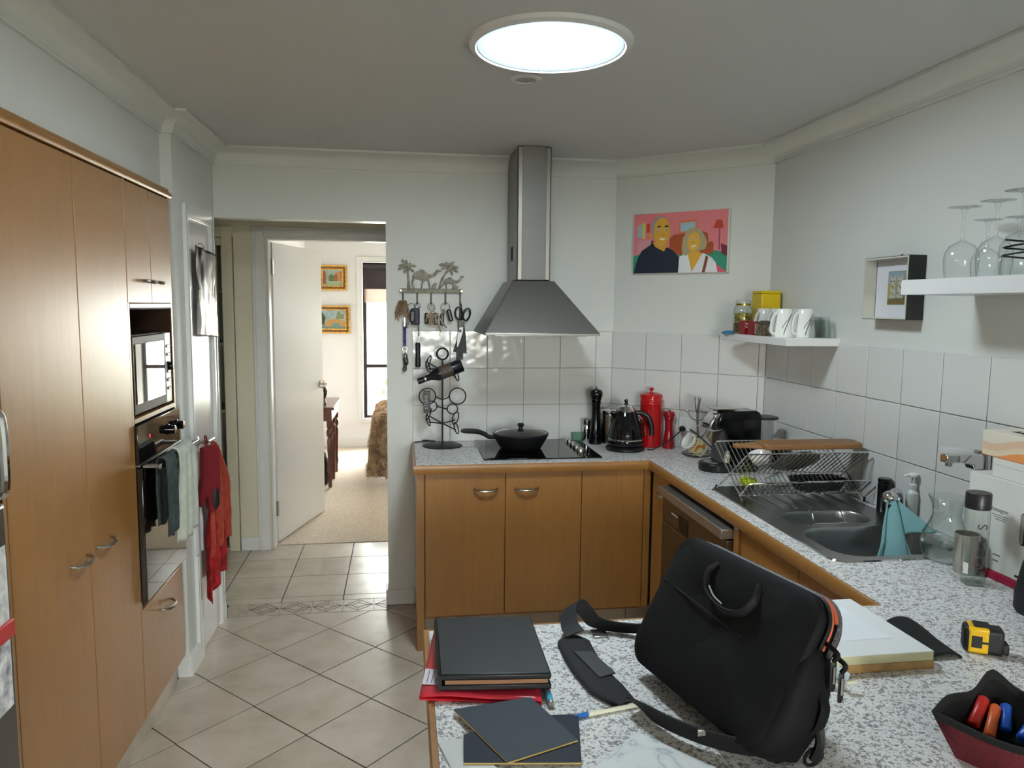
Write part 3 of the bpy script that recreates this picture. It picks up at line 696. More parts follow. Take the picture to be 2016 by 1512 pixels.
# bottle-shaped case resting in the stand
bt = thing('bottle_shaped_case', 'black bottle-shaped opener case lying tilted in the wire stand', 'case', (.193, 3.828, BZ+.385), rot=(0, PI/2-.36, 0))
lathe('body', [(.014,-.122),(.016,-.12),(.016,-.06),(.019,-.05),(.034,-.018),(.035,-.01),(.035,.118),(.033,.121)], mat('navy_black_gloss', (18,18,26), .25), bt, 28)
lathe('label', [(.0352,.0),(.0354,.002),(.0354,.065),(.0352,.067)], mat('brown_label', (70,58,48), .5, var=.4, vscale=60), bt, 28, cap0=False, cap1=False)
lathe('neck_band', [(.0162,-.086),(.0165,-.084),(.0165,-.078),(.0162,-.076)], MT['nickel'], bt, 24, cap0=False, cap1=False)
tg = thing('folded_opener', 'black flat opener lettered in white hanging from the stand', 'opener', (.126, 3.842, BZ+.235))
box('blade_case', -.017, .017, -.004, .004, -.056, .058, MT['black'], tg, .002)
text('lettering', 'STONE', .023, mat('grey_print', (170,170,170), .6), tg, Matrix.Translation((-.004,-.0043,0)) @ Matrix.Rotation(PI/2,4,'X') @ Matrix.Rotation(PI/2,4,'Z'))
ch = thing('charging_cable', 'short black cable end on the bench behind the wire stand', 'cable', (.115, 3.965, BZ))
tube('cord', spl([(-.05,-.005,.004),(-.02,.008,.005),(0,-.006,.006),(.03,.006,.01),(.045,-.004,.006),(.02,-.01,.014),(-.01,.002,.012)],5), .0028, MT['black'], ch, 6)
box('plug', .035, .06, -.008, .006, .0, .012, MT['black'], ch, .002)
# ------------------------------------------------------------------ key rack with camels and palms
MT['pewter'] = mat('cast_pewter', (112,108,96), .5, .55, var=.25, vscale=60, bump=.4, bscale=90)
KX = lambda x: -.012+(x-100)*.000425
KZ = lambda y: 1.718-(y-425)*.000432
kr = thing('key_rack', 'pewter key rack topped with camels and palm trees', 'key rack', (0,0,0))
def relief(name, pts, y0, y1, parent, m=None, bev=.0012):
    mb = MB(); mb.tf = Matrix(((1,0,0,0),(0,0,1,0),(0,1,0,0),(0,0,0,1)))
    mb.prism([(KX(x),KZ(y)) for x,y in pts], y0, y1)
    return mesh(name, mb, m or MT['pewter'], parent, bevel=bev)
relief('bar', [(KXp[0]+100+0, KXp[1]+452) for KXp in [(a+392,b) for a,b in rrect(785,52,25,4)]], D-.014, D-.0012, kr)
relief('camel', [(262,290),(268,255),(290,232),(330,215),(355,200),(378,193),(400,205),(430,235),(470,250),(500,255),(530,235),(552,205),(560,192),(580,195),(605,203),(618,210),(605,217),(585,215),(572,228),(555,255),(530,275),(490,292),(470,305),(468,330),(480,375),(490,426),(472,426),(462,380),(448,325),(425,325),(400,345),(385,380),(380,426),(366,426),(368,375),(385,335),(360,318),(320,310),(295,300),(280,330),(268,355),(275,385),(290,426),(270,426),(250,380),(245,350),(258,320)], D-.013, D-.003, kr)
relief('camel', [(640,330),(660,310),(690,295),(718,283),(745,292),(765,315),(795,325),(825,318),(845,295),(855,270),(870,265),(900,272),(895,282),(875,285),(868,305),(845,335),(810,352),(780,358),(770,380),(775,426),(762,426),(755,380),(748,365),(700,362),(685,372),(690,426),(678,426),(665,375),(660,360),(640,385),(620,405),(605,426),(598,420),(615,390),(635,360)], D-.012, D-.003, kr)
for trunk, c0, tips in (([(195,426),(205,350),(197,250),(190,180),(215,180),(222,300),(230,360),(240,426)], (195,165), ((80,200),(90,150),(135,75),(185,80),(315,150),(285,225),(155,250),(245,120))),
                        ([(575,426),(598,350),(620,290),(665,225),(700,165),(712,180),(660,275),(635,320),(615,370),(600,426)], (710,150), ((585,128),(610,190),(670,100),(780,92),(835,165),(830,225),(690,235),(762,262)))):
    pt = relief('palm_tree', trunk, D-.011, D-.003, kr)
    for tx, ty in tips:
        dx, dy = tx-c0[0], ty-c0[1]; L = math.hypot(dx,dy); nx, ny = -dy/L, dx/L; wd = 17
        pts = [c0, (c0[0]+dx*.35+nx*wd, c0[1]+dy*.35+ny*wd-8), (c0[0]+dx*.6+nx*wd*.6, c0[1]+dy*.6+ny*wd*.6-8), (c0[0]+dx*.75+nx*wd*.9, c0[1]+dy*.75+ny*wd*.9-3), (tx,ty), (c0[0]+dx*.75-nx*wd*.9, c0[1]+dy*.75-ny*wd*.9), (c0[0]+dx*.55-nx*wd*.6, c0[1]+dy*.55-ny*wd*.6-4), (c0[0]+dx*.35-nx*wd, c0[1]+dy*.35-ny*wd-6)]
        relief('frond', pts, D-.013-random.random()*.004, D-.004, pt, bev=.0008)
relief('shrub', [(500,426),(498,390),(515,380),(530,350),(540,370),(562,350),(555,385),(545,426)], D-.011, D-.004, kr)
relief('shrub', [(745,426),(770,385),(790,372),(800,390),(830,385),(815,426)], D-.011, D-.004, kr)
HX = [KX(x) for x in (145,320,490,668,850)]
for x in HX:
    tube('hook', spl([(x,D-.008,KZ(470)),(x,D-.008,KZ(560)),(x,D-.012,KZ(600)),(x,D-.024,KZ(612)),(x,D-.031,KZ(595)),(x,D-.031,KZ(575))],4), [.0042]*9+[.0036]*12, MT['pewter'], kr, 7)
for x in (118,868): lathe('screw', [(.0055,0),(.005,.003),(.001,.0035)], MT['nickel'], kr, 12, c=(KX(x),D-.0145,KZ(452)), axis='y')
for o_ in [c_ for c_ in kr.children if c_.name.startswith('screw')]: o_.location.y = -.0035
KY = D-.02
MT['keymetal'] = mat('worn_key_metal', (104,96,82), .45, .7)
def ring(name, c, r, t, m, parent, nrm_=(0,1,0)): return tube(name, ringpts(c, r, nrm_, 18), t, m, parent, 6, closed=True)
# raffia key ring with purple cord and clip
k1 = thing('raffia_keyring', 'raffia tassel keyring with purple cord and black clip', 'keyring', (HX[0], KY, KZ(600)))
mb = MB(); rnd = random.Random(3)
for k in range(46):
    a = rnd.uniform(-1,1); L = rnd.uniform(.05,.105); x1 = a*.035-.004
    mb.tube(spl([(0,0,0),(a*.02,rnd.uniform(-.012,.01),rnd.uniform(.0,.012)),(x1,rnd.uniform(-.014,.012),-L*.5),(x1+rnd.uniform(-.018,.014),rnd.uniform(-.012,.012),-L)],3), .0011, 4)
o_ = mesh('raffia', mb, mat('raffia', (150,120,88), .9), k1); o_['kind'] = 'stuff'
box('key', .002, .012, -.016, -.012, -.125, -.075, MT['ceramic'], k1, .002)
mb = MB()
for s in (0, PI): mb.tube([(.008+.005*math.cos(t*1.7+s), -.004+.005*math.sin(t*1.7+s), -.1-t*.0041) for t in range(0,32)], .0042, 5)
mesh('cord', mb, mat('purple_cord', (92,66,150), .7), k1)
ring('split_ring', (.008,-.004,-.242), .012, .0014, MT['nickel'], k1); ring('split_ring', (.01,-.004,-.262), .009, .0014, MT['nickel'], k1)
lathe('swivel', [(.006,-.29),(.012,-.286),(.013,-.27),(.006,-.264)], MT['nickel'], k1, 14, c=(.01,-.004,0))
tube('clip', spl([(.01,-.004,-.288),(.014,-.004,-.31),(.008,-.004,-.335),(.0,-.004,-.345),(.004,-.004,-.358),(.013,-.004,-.352),(.013,-.004,-.338)],4), [.013]*6+[.009]*4+[.005]*15, MT['black'], k1, 8, flat=.6)
# torch with strap, purple pouch
k2 = thing('torch_keyring', 'black pocket torch on a strap with purple pouch and key', 'torch', (HX[1], KY, KZ(600)))
ring('split_ring', (0,0,-.016), .016, .0014, MT['keymetal'], k2)
mesh('pouch', MB().box(-.034,.012,-.016,.006,-.115,-.028), mat('purple_leather', (54,44,70), .5, var=.2), k2, bevel=.008, seg=3)
mesh('fob', MB().box(-.04,-.012,-.022,-.004,-.10,-.04), MT['black'], k2, bevel=.006, seg=3)
tube('green_band', ringpts((-.03,0,-.022), .02, (.2,1,.3), 16), .0022, mat('green_elastic', (96,140,86), .7), k2, 6, closed=True)
kk = box('key', -.036, -.026, -.026, -.022, -.14, -.09, MT['keymetal'], k2, .002); kk.rotation_euler = (0,.18,0)
box('strap', .004, .010, -.006, -.003, -.175, -.02, MT['black'], k2, .001)
tube('chain', [(.007,-.004,-.172),(.007,-.004,-.21)], .0013, MT['nickel'], k2, 6)
lathe('torch_body', [(.011,-.338),(.0145,-.335),(.0145,-.3),(.0125,-.28),(.0135,-.215),(.011,-.208)], MT['black'], k2, 20, c=(.002,-.004,0))
# key bunch with wooden tag
k3 = thing('key_bunch', 'bunch of keys with tan tag and black fob', 'keys', (HX[2], KY, KZ(600)))
ring('split_ring', (0,0,-.02), .018, .0014, MT['keymetal'], k3); ring('split_ring', (.006,-.003,-.03), .015, .0012, MT['keymetal'], k3, (.3,1,.2))
mb = MB(); mb.tf = Matrix(((1,0,0,0),(0,0,1,0),(0,1,0,0),(0,0,0,1)))
for pl_ in ([(-.016,-.115),(.016,-.115),(.013,-.06),(.004,-.048),(-.004,-.048),(-.013,-.06)],): mb.prism(pl_, -.012, -.008)
tgk = mesh('tag', mb, mat('tan_tag', (150,124,96), .6), k3, bevel=.001)
for x in (-.008,.003): box('tag_hole', x, x+.006, -.0128, -.0118, -.105, -.085, MT['black'], tgk, .002)
mesh('fob', MB().box(.012,.034,-.014,.002,-.115,-.05), MT['black'], k3, bevel=.006, seg=3)
mesh('fob', MB().box(-.034,-.016,-.012,.002,-.11,-.05), mat('dark_brown_fob', (44,34,34), .5), k3, bevel=.006, seg=3)
for a, L in ((.35,.145), (.6,.14), (-.35,.09)):
    o_ = box('key', -.004, .004, -.02, -.0175, -L, -.06, MT['keymetal'], k3, .001); o_.rotation_euler = (0,-a,0); o_.location = (.0,0,-.015)
    lathe('key_bow', [(.009,-.0022),(.009,0)], MT['keymetal'], o_, 12, c=(0,-.0175,-.055), axis='y')
# car keys
k4 = thing('car_keys', 'two black car key fobs on a steel ring', 'keys', (HX[3], KY, KZ(600)))
ring('split_ring', (0,0,-.022), .024, .0016, MT['keymetal'], k4)
mesh('fob', MB().box(-.028,-.008,-.012,.002,-.118,-.055), MT['black'], k4, bevel=.005, seg=3)
f2 = mesh('fob', MB().box(-.012,.012,-.012,.002,-.09,-.025), MT['black'], k4, bevel=.009, seg=4); f2.rotation_euler = (0,-.25,0); f2.location = (.008,-.008,-.008)
box('chrome_edge', -.013, -.0105, -.0125, .0, -.08, -.03, MT['keymetal'], f2, .001)
box('clip', -.014, -.004, -.014, -.01, -.06, -.03, MT['keymetal'], k4, .002)
# scissors and sheath
k5 = thing('kitchen_scissors', 'black handled kitchen scissors hanging on the last hook', 'scissors', (HX[4], D-.026, KZ(600)))
sx = lambda x: (x-850)*.000425
sz = lambda y: -(y-600)*.000432
def ell(cx, cy, rx, ry, tilt, n=22): return [(sx(cx+rx*math.cos(t)*math.cos(tilt)-ry*math.sin(t)*math.sin(tilt)), 0, sz(cy+rx*math.cos(t)*math.sin(tilt)+ry*math.sin(t)*math.cos(tilt))) for t in [2*PI*k/n for k in range(n)]]
tube('handle_loop', ell(833,725,44,78,-.12), .0048, MT['black'], k5, 7, closed=True)
tube('handle_loop', ell(930,735,40,76,.28), .0048, MT['black'], k5, 7, closed=True)
mb = MB(); mb.tf = Matrix(((1,0,0,0),(0,0,1,0),(0,1,0,0),(0,0,0,1)))
mb.prism([(sx(a),sz(b)) for a,b in [(835,800),(905,800),(900,850),(890,905),(830,905),(815,850)]], -.004, .003)
mesh('shank', mb, MT['black'], k5, bevel=.002)
mb = MB(); mb.tf = Matrix(((1,0,0,0),(0,0,1,0),(0,1,0,0),(0,0,0,1)))
mb.prism([(sx(a),sz(b)) for a,b in [(838,895),(885,890),(882,950),(850,1050),(822,1130),(808,1132),(812,1000)]], -.0055, -.0035)
mesh('blade', mb, mat('scissor_steel', (150,150,150), .4, .9), k5, bevel=.0005)
lathe('pivot', [(.008,-.0085),(.007,-.0057)], MT['black'], k5, 16, c=(sx(848),0,sz(935)), axis='y')
k6 = thing('scissor_sheath', 'black flared scissor sheath behind the hanging scissors', 'sheath', (HX[4], D-.014, KZ(600)))
mb = MB(); mb.tf = Matrix(((1,0,0,0),(0,0,1,0),(0,1,0,0),(0,0,0,1)))
mb.prism([(sx(a),sz(b)) for a,b in [(848,600),(868,600),(905,880),(922,1000),(935,1215),(890,1212),(888,1290),(803,1285),(805,1200),(760,1192),(815,1030),(835,800)]], -.004, .008)
mesh('sheath', mb, mat('black_leather', (20,20,22), .5), k6, bevel=.002)
# ------------------------------------------------------------------ bench, back corner
def mill(name, loc, h, rb, m, label):
    t = thing(name, label, 'pepper mill', loc)
    lathe('mill_body', [(rb,0),(rb,.02*h/.2),(rb*.92,.06*h),(rb*.98,.12*h),(rb*.78,.3*h),(rb*.64,.5*h),(rb*.68,.68*h),(rb*.78,.745*h),(rb*.6,.752*h)], m, t, 28)
    lathe('mill_head', [(rb*.6,.752*h),(rb*.82,.765*h),(rb*.8,.79*h),(rb*.98,.83*h),(rb*.99,.89*h),(rb*.8,.935*h),(rb*.3,.955*h)], m, t, 28)
    lathe('finial', [(.0035,.95*h),(.006,.965*h),(.0065,.985*h),(.003,h)], MT['chrome'], t, 12)
    return t
mill('pepper_mill', (1.026,3.86,BZ), .31, .035, mat('black_lacquer', (12,13,16), .12), 'tall black lacquered pepper mill beside the cooktop')
mill('salt_mill', (1.377,3.70,BZ), .205, .0305, mat('red_lacquer', (150,18,30), .12), 'short red lacquered mill beside the red canister')
tc = thing('steel_canister', 'slim stainless steel shaker left of the black pepper mill', 'canister', (.996,3.935,BZ))
lathe('body', [(.0225,0),(.0235,.002),(.0235,.09),(.0228,.092)], MT['chrome'], tc, 24); lathe('cap', [(.0232,.093),(.0236,.094),(.0236,.12),(.02,.125)], MT['nickel'], tc, 24)
gr = thing('green_glass', 'small pale green glass tub by the cooktop corner', 'tub', (.945,3.955,BZ)); 
mb = MB(); mb.rings([[(x,y,z) for x,y in rrect(w_,w_*.8,.008,3)] for w_, z in ((.042,0),(.05,.006),(.056,.045),(.053,.045),(.046,.008))], cap1=True)
mesh('tub', mb, mat('green_plastic', (120,160,140), .2), gr)
sj = thing('storage_jar', 'stainless storage jar with clamp lid behind the kettle', 'jar', (1.115,3.885,BZ))
lathe('body', [(.05,0),(.053,.004),(.053,.155),(.05,.16)], brushed('jar_steel', (140,138,134), .2), sj, 32); lathe('lid', [(.055,.161),(.056,.164),(.055,.178),(.03,.184),(.008,.187),(.007,.194),(.001,.197)], MT['chrome'], sj, 32)
tube('lid_clamp', spl([(-.054,0,.12),(-.066,0,.14),(-.066,0,.17),(-.05,0,.18)],4), .0025, MT['chrome'], sj, 6)
# kettle
kt = thing('electric_kettle', 'black conical electric kettle with chrome lid', 'kettle', (1.137,3.68,BZ))
MT['kblack'] = mat('black_enamel', (10,10,12), .07)
lathe('power_base', [(.092,0),(.1,.004),(.1,.012),(.09,.022),(.076,.026)], MT['black'], kt, 40)
lathe('foot_ring', [(.082,.0262),(.09,.028),(.094,.036),(.093,.052),(.0925,.054)], MT['kblack'], kt, 40)
lathe('chrome_band', [(.0926,.0542),(.094,.056),(.094,.061),(.0925,.063)], MT['chrome'], kt, 40)
lathe('body', [(.0923,.0632),(.091,.07),(.085,.1),(.074,.14),(.06,.178),(.052,.196),(.05,.2)], MT['kblack'], kt, 40)
lathe('lid', [(.0495,.2002),(.0505,.204),(.047,.21),(.036,.224),(.018,.234),(.009,.236)], MT['chrome'], kt, 32)
lathe('lid_knob', [(.013,.2362),(.012,.2385),(.006,.242),(.009,.247),(.0105,.253),(.008,.26),(.002,.2625)], MT['blackgloss'], kt, 20)
hd = tube('handle', spl([(.05,-.012,.192),(.08,-.018,.192),(.108,-.026,.175),(.124,-.03,.14),(.13,-.032,.1),(.128,-.032,.075)],5), [.012]*6+[.0135]*12+[.012]*8, MT['black'], kt, 12, flat=.75)
tube('handle_inlay', spl([(.064,-.016,.178),(.082,-.02,.15),(.094,-.022,.11),(.1,-.022,.07)],5), .0055, MT['chrome'], kt, 8)
mb = MB(); mb.rings([[(-.045,.018,.19),(-.045,-.018,.19),(-.062,-.014,.15),(-.062,.014,.15)],[(-.085,.006,.196),(-.085,-.006,.196),(-.07,-.006,.165),(-.07,.006,.165)]])
mesh('spout', mb, MT['kblack'], kt, bevel=.003)
box('badge', -.025, -.008, -.0925, -.0905, .082, .09, MT['chrome'], kt, .002)
# red canister
MT['redcer'] = mat('red_stoneware', (186,26,30), .12)
rc = thing('red_canister', 'tall red ceramic canister with knobbed lid', 'canister', (1.297,3.757,BZ))
lathe('body', [(.05,0),(.0555,.004),(.057,.02),(.057,.225),(.0585,.228),(.0585,.234),(.057,.237),(.0585,.241),(.0585,.247),(.057,.25),(.0575,.262)], MT['redcer'], rc, 40)
lid = lathe('lid', [(.059,.263),(.0595,.268),(.056,.278),(.03,.286),(.009,.288)], MT['redcer'], rc, 40)
lathe('lid_knob', [(.008,.288),(.007,.297),(.013,.304),(.012,.31),(.004,.313)], MT['redcer'], lid, 20)
# power point and kettle cord on the angled wall
pp = Vector((1.489,3.682,1.027)); angw = math.atan2(DIAG.y, DIAG.x)
po = thing('power_point', 'white double power point on the angled wall', 'power point', (pp.x-nrm.x*.0085, pp.y-nrm.y*.0085, pp.z), angw)
box('plate', -.058, .058, -.008, 0, -.036, .036, MT['white'], po, .003)
for x in (-.03,.03): box('switch', x-.006, x+.006, -.0105, -.0082, .012, .028, MT['trim'], po, .001)
for x in (-.03,.03): lathe('socket_face', [(.018,-.0095),(.017,-.0082)], MT['trim'], po, 20, c=(x,0,-.01), axis='y')
pc = thing('kettle_plug', 'black plug and cord running from power point to kettle', 'plug', (0,0,0))
pq = pp-nrm*.02
mesh('plug', MB().sphere((pq.x-.035,pq.y+.005,1.005), .017, 12, 8, (1,1,.9)), MT['black'], pc)
tube('cord', spl([(pq.x-.04,pq.y-.005,1.0),(1.405,3.645,.985),(1.36,3.63,.955),(1.32,3.63,.93),(1.27,3.64,.906),(1.245,3.655,.905)],6), .0032, MT['black'], pc, 7)
cd = tube('hanging_power_cable', spl([(pq.x+.0,pq.y-.012,1.005),(1.5,3.6,.98),(1.52,3.5,.945),(1.545,3.42,.91),(1.57,3.32,.905),(1.59,3.265,.91)],6), .0032, MT['black']); tag(cd, 'black coffee machine cord hanging from the power point', 'cord')
# mug tree
mtr = thing('mug_tree', 'chrome mug tree with ball-tipped arms', 'mug tree', (1.463,3.525,BZ))
tube('base_ring', ringpts((0,0,.004), .072, (0,0,1), 32), .004, MT['nickel'], mtr, 8, closed=True)
lathe('foot', [(.012,0),(.012,.004),(.006,.007)], MT['chrome'], mtr, 14, c=(-.01,-.07,0))
tube('base_bar', [(-.07,0,.005),(.07,0,.005)], .0035, MT['nickel'], mtr, 8)
tube('post', spl([(0,0,.005),(.002,0,.1),(-.002,.003,.2),(.004,0,.275)],5), .0062, MT['nickel'], mtr, 10)
mesh('ball', MB().sphere((.004,0,.283), .0105), MT['chrome'], mtr)
for a, z0, L, hh in ((PI*.98,.17,.058,.052), (.1,.17,.06,.048), (1.9,.2,.03,.088), (-1.9,.09,.04,.06), (-.7,.085,.05,.05)):
    e = (L*math.cos(a), L*math.sin(a), z0+hh)
    ar = tube('arm', spl([(0,0,z0),(e[0]*.55,e[1]*.55,z0+hh*.25),e],5), .0036, MT['nickel'], mtr, 8)
    mesh('ball', MB().sphere(e, .0075, 10, 6), MT['chrome'], ar)
def mug_checks():
    k = NT('cream_floral_mug'); tc_ = k.n('ShaderNodeTexCoord'); sp = k.n('ShaderNodeSeparateXYZ'); k.l(tc_.outputs['Object'], sp.inputs[0])
    an = k.n('ShaderNodeMath', operation='ARCTAN2'); k.l(sp.outputs[1], an.inputs[0]); k.l(sp.outputs[0], an.inputs[1])
    cb_ = k.n('ShaderNodeCombineXYZ'); m1 = k.n('ShaderNodeMath', operation='MULTIPLY'); k.l(an.outputs[0], m1.inputs[0]); m1.inputs[1].default_value = .038
    k.l(m1.outputs[0], cb_.inputs[0]); k.l(sp.outputs[2], cb_.inputs[1])
    ck_ = k.n('ShaderNodeTexChecker'); ck_.inputs['Scale'].default_value = 150; k.l(cb_.outputs[0], ck_.inputs[0]); ck_.inputs[1].default_value = lin((120,30,40)); ck_.inputs[2].default_value = lin((226,214,170))
    nz = k.n('ShaderNodeTexNoise'); nz.inputs['Scale'].default_value = 34; k.l(tc_.outputs['Object'], nz.inputs[0])
    fl_ = k.ramp(nz.outputs[0], [(.0, (214,214,160)), (.54, (222,214,160)), (.58, (214,150,60)), (.66, (200,110,50))])
    g1 = k.n('ShaderNodeMath', operation='GREATER_THAN'); k.l(sp.outputs[2], g1.inputs[0]); g1.inputs[1].default_value = .074
    g2 = k.n('ShaderNodeMath', operation='GREATER_THAN'); k.l(sp.outputs[2], g2.inputs[0]); g2.inputs[1].default_value = .088
    g3 = k.n('ShaderNodeMath', operation='LESS_THAN'); k.l(sp.outputs[2], g3.inputs[0]); g3.inputs[1].default_value = .012
    c1 = k.mix(g1.outputs[0], fl_, ck_.outputs[0]); c2 = k.mix(g2.outputs[0], c1, lin((236,232,222))); c3 = k.mix(g3.outputs[0], c2, lin((236,232,222)))
    k.l(c3, k.b.inputs['Base Color']); k.b.inputs['Roughness'].default_value = .1; return k.m
def mugshape(t, r0, r1, h, m, wall=.004, handle=True, lip=False):
    lathe('mug_body', [(.001,0),(r0*.9,0),(r0,.004),((r0+r1)/2,h*.5),(r1,h-.002),(r1-wall*.5,h)], m, t, 32, cap0=False, cap1=False)
    lathe('mug_inside', [(r1-wall*.5,h),(r1-wall,h-.002),((r0+r1)/2-wall,h*.5),(r0-wall,.008),(.001,.006)], MT['ceramic'], t, 32, cap0=False, cap1=False)
    if handle: tube('mug_handle', spl([(0,r0*.92,h*.22),(0,r0+.026,h*.3),(0,r1+.032,h*.6),(0,r1+.012,h*.86),(0,r1*.94,h*.84)],5), .0055, MT['ceramic'], t, 8)
m1 = thing('floral_mug', 'cream mug with checked rim and fruit print hanging on the mug tree', 'mug', (1.452,3.44,BZ+.036), rot=(0,-1.0,.25)); mugshape(m1, .036, .042, .1, mug_checks())
m2 = thing('white_mug', 'white and olive mug hanging at the back of the mug tree', 'mug', (1.54,3.545,BZ+.075), rot=(.7,.5,.2)); mugshape(m2, .034, .044, .085, mat('olive_white_mug', (176,172,140), .12))
# coffee machine
cm = thing('coffee_machine', 'black capsule coffee machine with chrome head', 'coffee machine', (1.385,3.17,BZ))
MT['cmblack'] = mat('gloss_black_shell', (9,9,10), .12)
def sideprism(pts, y0, y1):
    mb = MB(); mb.tf = Matrix(((1,0,0,0),(0,0,1,0),(0,1,0,0),(0,0,0,1))); mb.prism(pts, y0, y1); return mb
base_poly = [(.19,-.075),(.19,.075),(.02,.075)]+arc(.02,0,.075,PI/2,1.5*PI,12)
mesh('drip_base', MB().prism(base_poly, 0, .038), MT['black'], cm, bevel=.006, seg=3)
lathe('cup_grid', [(.048,.0382),(.048,.041),(.044,.042),(.001,.042)], MT['sinksteel'], cm, 28, c=(.01,0,0))
body = [(.04,.04),(.205,.04),(.21,.05),(.21,.25),(.2,.268),(.18,.276),(.03,.272),(.012,.262),(.004,.235),(.0,.2),(.03,.19),(.045,.15)]
mesh('shell', sideprism(body, -.055, .055), MT['cmblack'], cm, bevel=.008, seg=3)
mesh('brew_head', sideprism([(.036,.268),(-.004,.262),(-.028,.228),(-.034,.192),(-.012,.18),(.036,.186)], -.046, .046), MT['chrome'], cm, bevel=.008, seg=3)
mesh('lever', sideprism([(.10,.2765),(.10,.282),(.0,.282),(-.018,.285),(-.02,.281),(-.004,.277)], -.03, .03), MT['nickel'], cm, bevel=.002)
mesh('rear_column', sideprism([(.04,.042),(.05,.18),(.028,.186),(.022,.17),(.018,.042)], -.05, .05), mat('grey_column', (70,70,70), .3), cm, bevel=.003)
tk = mesh('water_tank', MB().prism([(x+.245,y) for x,y in rrect(.065,.1,.02)], .04, .232), glass('tank_plastic', (.82,.84,.84)), cm)
mesh('tank_lid', MB().prism([(x+.255,y) for x,y in rrect(.1,.11,.04)], .2325, .243), MT['black'], tk, bevel=.003)
cj = thing('dark_jar', 'dark glass jar with steel lid behind the coffee machine', 'jar', (1.715,3.16,BZ))
lathe('body', [(.036,0),(.039,.004),(.039,.1),(.036,.105)], mat('dark_jar_glass', (20,14,12), .08), cj, 28); lathe('lid', [(.037,.106),(.0385,.108),(.0385,.135),(.03,.14),(.001,.141)], MT['chrome'], cj, 28)
sh = thing('spice_shaker', 'small glass spice shaker on the coffee machine base', 'shaker', (1.437,3.118,BZ+.0425))
lathe('body', [(.012,0),(.0125,.003),(.0125,.035),(.01,.04)], mat('pepper_contents', (176,176,150), .4, var=.3, vscale=160), sh, 18); lathe('cap', [(.0105,.0402),(.0115,.042),(.0115,.052),(.008,.056)], MT['chrome'], sh, 18)
# ------------------------------------------------------------------ canvas portrait on the angled wall (plain stand-in)
pc0 = Vector((XC,D,0))+DIAG*.1156-nrm*.001
ca_ = thing('canvas_picture', 'bright canvas picture of a couple on a pink ground', 'picture', (pc0.x, pc0.y, 1.807), angw)
PW, PH = .5195, .314
box('canvas', 0, PW, -.02, -.001, 0, PH, mat('canvas_white', (226,224,216), .8), ca_, .002)
lay = [-.0203]
def paint(name, pts, c, parent=ca_):
    lay[0] -= .00012
    mb = MB(); mb.tf = Matrix(((1,0,0,0),(0,0,1,0),(0,1,0,0),(0,0,0,1)))
    mb.prism([(PW*u, PH*v) for u, v in pts], lay[0]-.0001, lay[0])
    return mesh(name, mb, mat('paint_'+name, tuple(min(255,x*1.12) for x in c), .6), parent, smooth=0)
def oval(u, v, a, b, n=24, a0=0, a1=2*PI): return [(u+a*math.cos(a0+(a1-a0)*k/n), v+b*math.sin(a0+(a1-a0)*k/n)) for k in range(n)]
paint('painted_backdrop', [(.008,.01),(.985,.01),(.985,.99),(.008,.99)], (208,118,124))
paint('painted_floor', [(.008,.01),(.985,.01),(.985,.32),(.84,.36),(.1,.33),(.008,.30)], (48,136,110))
paint('painted_rug', [(.8,.01),(.985,.01),(.9,.12),(.84,.14)], (206,84,104))
paint('painted_panel', [(.49,.63),(.68,.64),(.68,.86),(.49,.85)], (206,112,84))
paint('painted_panel', [(.51,.67),(.66,.68),(.66,.82),(.51,.81)], (150,182,192))
paint('painted_window', [(.05,.6),(.12,.6),(.12,.78),(.085,.83),(.05,.78)], (150,176,184))
paint('painted_curtain', [(.105,.58),(.135,.58),(.135,.84),(.105,.84)], (200,190,90))
paint('painted_cupboard', [(.05,.34),(.2,.34),(.2,.56),(.05,.56)], (196,140,150))
paint('painted_books', [(.15,.68),(.185,.68),(.185,.83),(.15,.83)], (178,66,44))
paint('painted_armchair', [(.4,.3),(.85,.3),(.85,.47),(.83,.5),(.8,.48),(.79,.62),(.75,.66),(.45,.63),(.4,.58)], (158,76,36))
paint('painted_lamp_pole', [(.9,.36),(.912,.36),(.912,.78),(.9,.78)], (140,60,96))
paint('painted_lamp_shade', [(.84,.7),(.945,.7),(.925,.83),(.87,.83)], (178,62,38))
paint('painted_basket', [(.935,.3),(.985,.26),(.985,.42),(.92,.46)], (112,32,52))
paint('painted_jumper', [(.02,.01),(.5,.01),(.5,.26),(.45,.36),(.38,.43),(.34,.39),(.27,.47),(.21,.56),(.2,.48),(.1,.38),(.06,.26),(.03,.1)], (24,32,50))
paint('painted_neck', [(.215,.52),(.25,.44),(.345,.36),(.365,.44),(.37,.5)], (196,148,52))
paint('painted_hair', oval(.3,.74,.1,.2), (146,140,140))
paint('painted_head', oval(.318,.69,.088,.225), (204,156,56))
paint('painted_ear', oval(.205,.62,.014,.045), (196,148,52))
for u in (.285,.365):
    paint('painted_eye', oval(u,.72,.016,.022,12), (236,232,214)); paint('painted_pupil', oval(u,.718,.008,.014,10), (70,36,24)); paint('painted_brow', [(u-.026,.755),(u+.022,.76),(u+.018,.785),(u-.01,.785)], (70,52,40))
paint('painted_smile', [(.293,.575),(.35,.58),(.352,.56),(.33,.545),(.305,.55)], (238,236,226)); paint('painted_nose', oval(.335,.635,.018,.012,12), (184,132,40))
paint('painted_blouse', [(.5,.01),(.9,.01),(.88,.16),(.84,.24),(.76,.31),(.72,.31),(.56,.3),(.51,.27)], (216,216,218))
paint('painted_hair', [(.54,.3),(.53,.42),(.54,.56),(.58,.68),(.64,.735),(.71,.7),(.76,.6),(.79,.48),(.77,.38),(.72,.36),(.62,.34),(.58,.28)], (166,152,120))
paint('painted_neck', [(.61,.34),(.7,.36),(.74,.3),(.64,.02),(.6,.28)], (204,156,56))
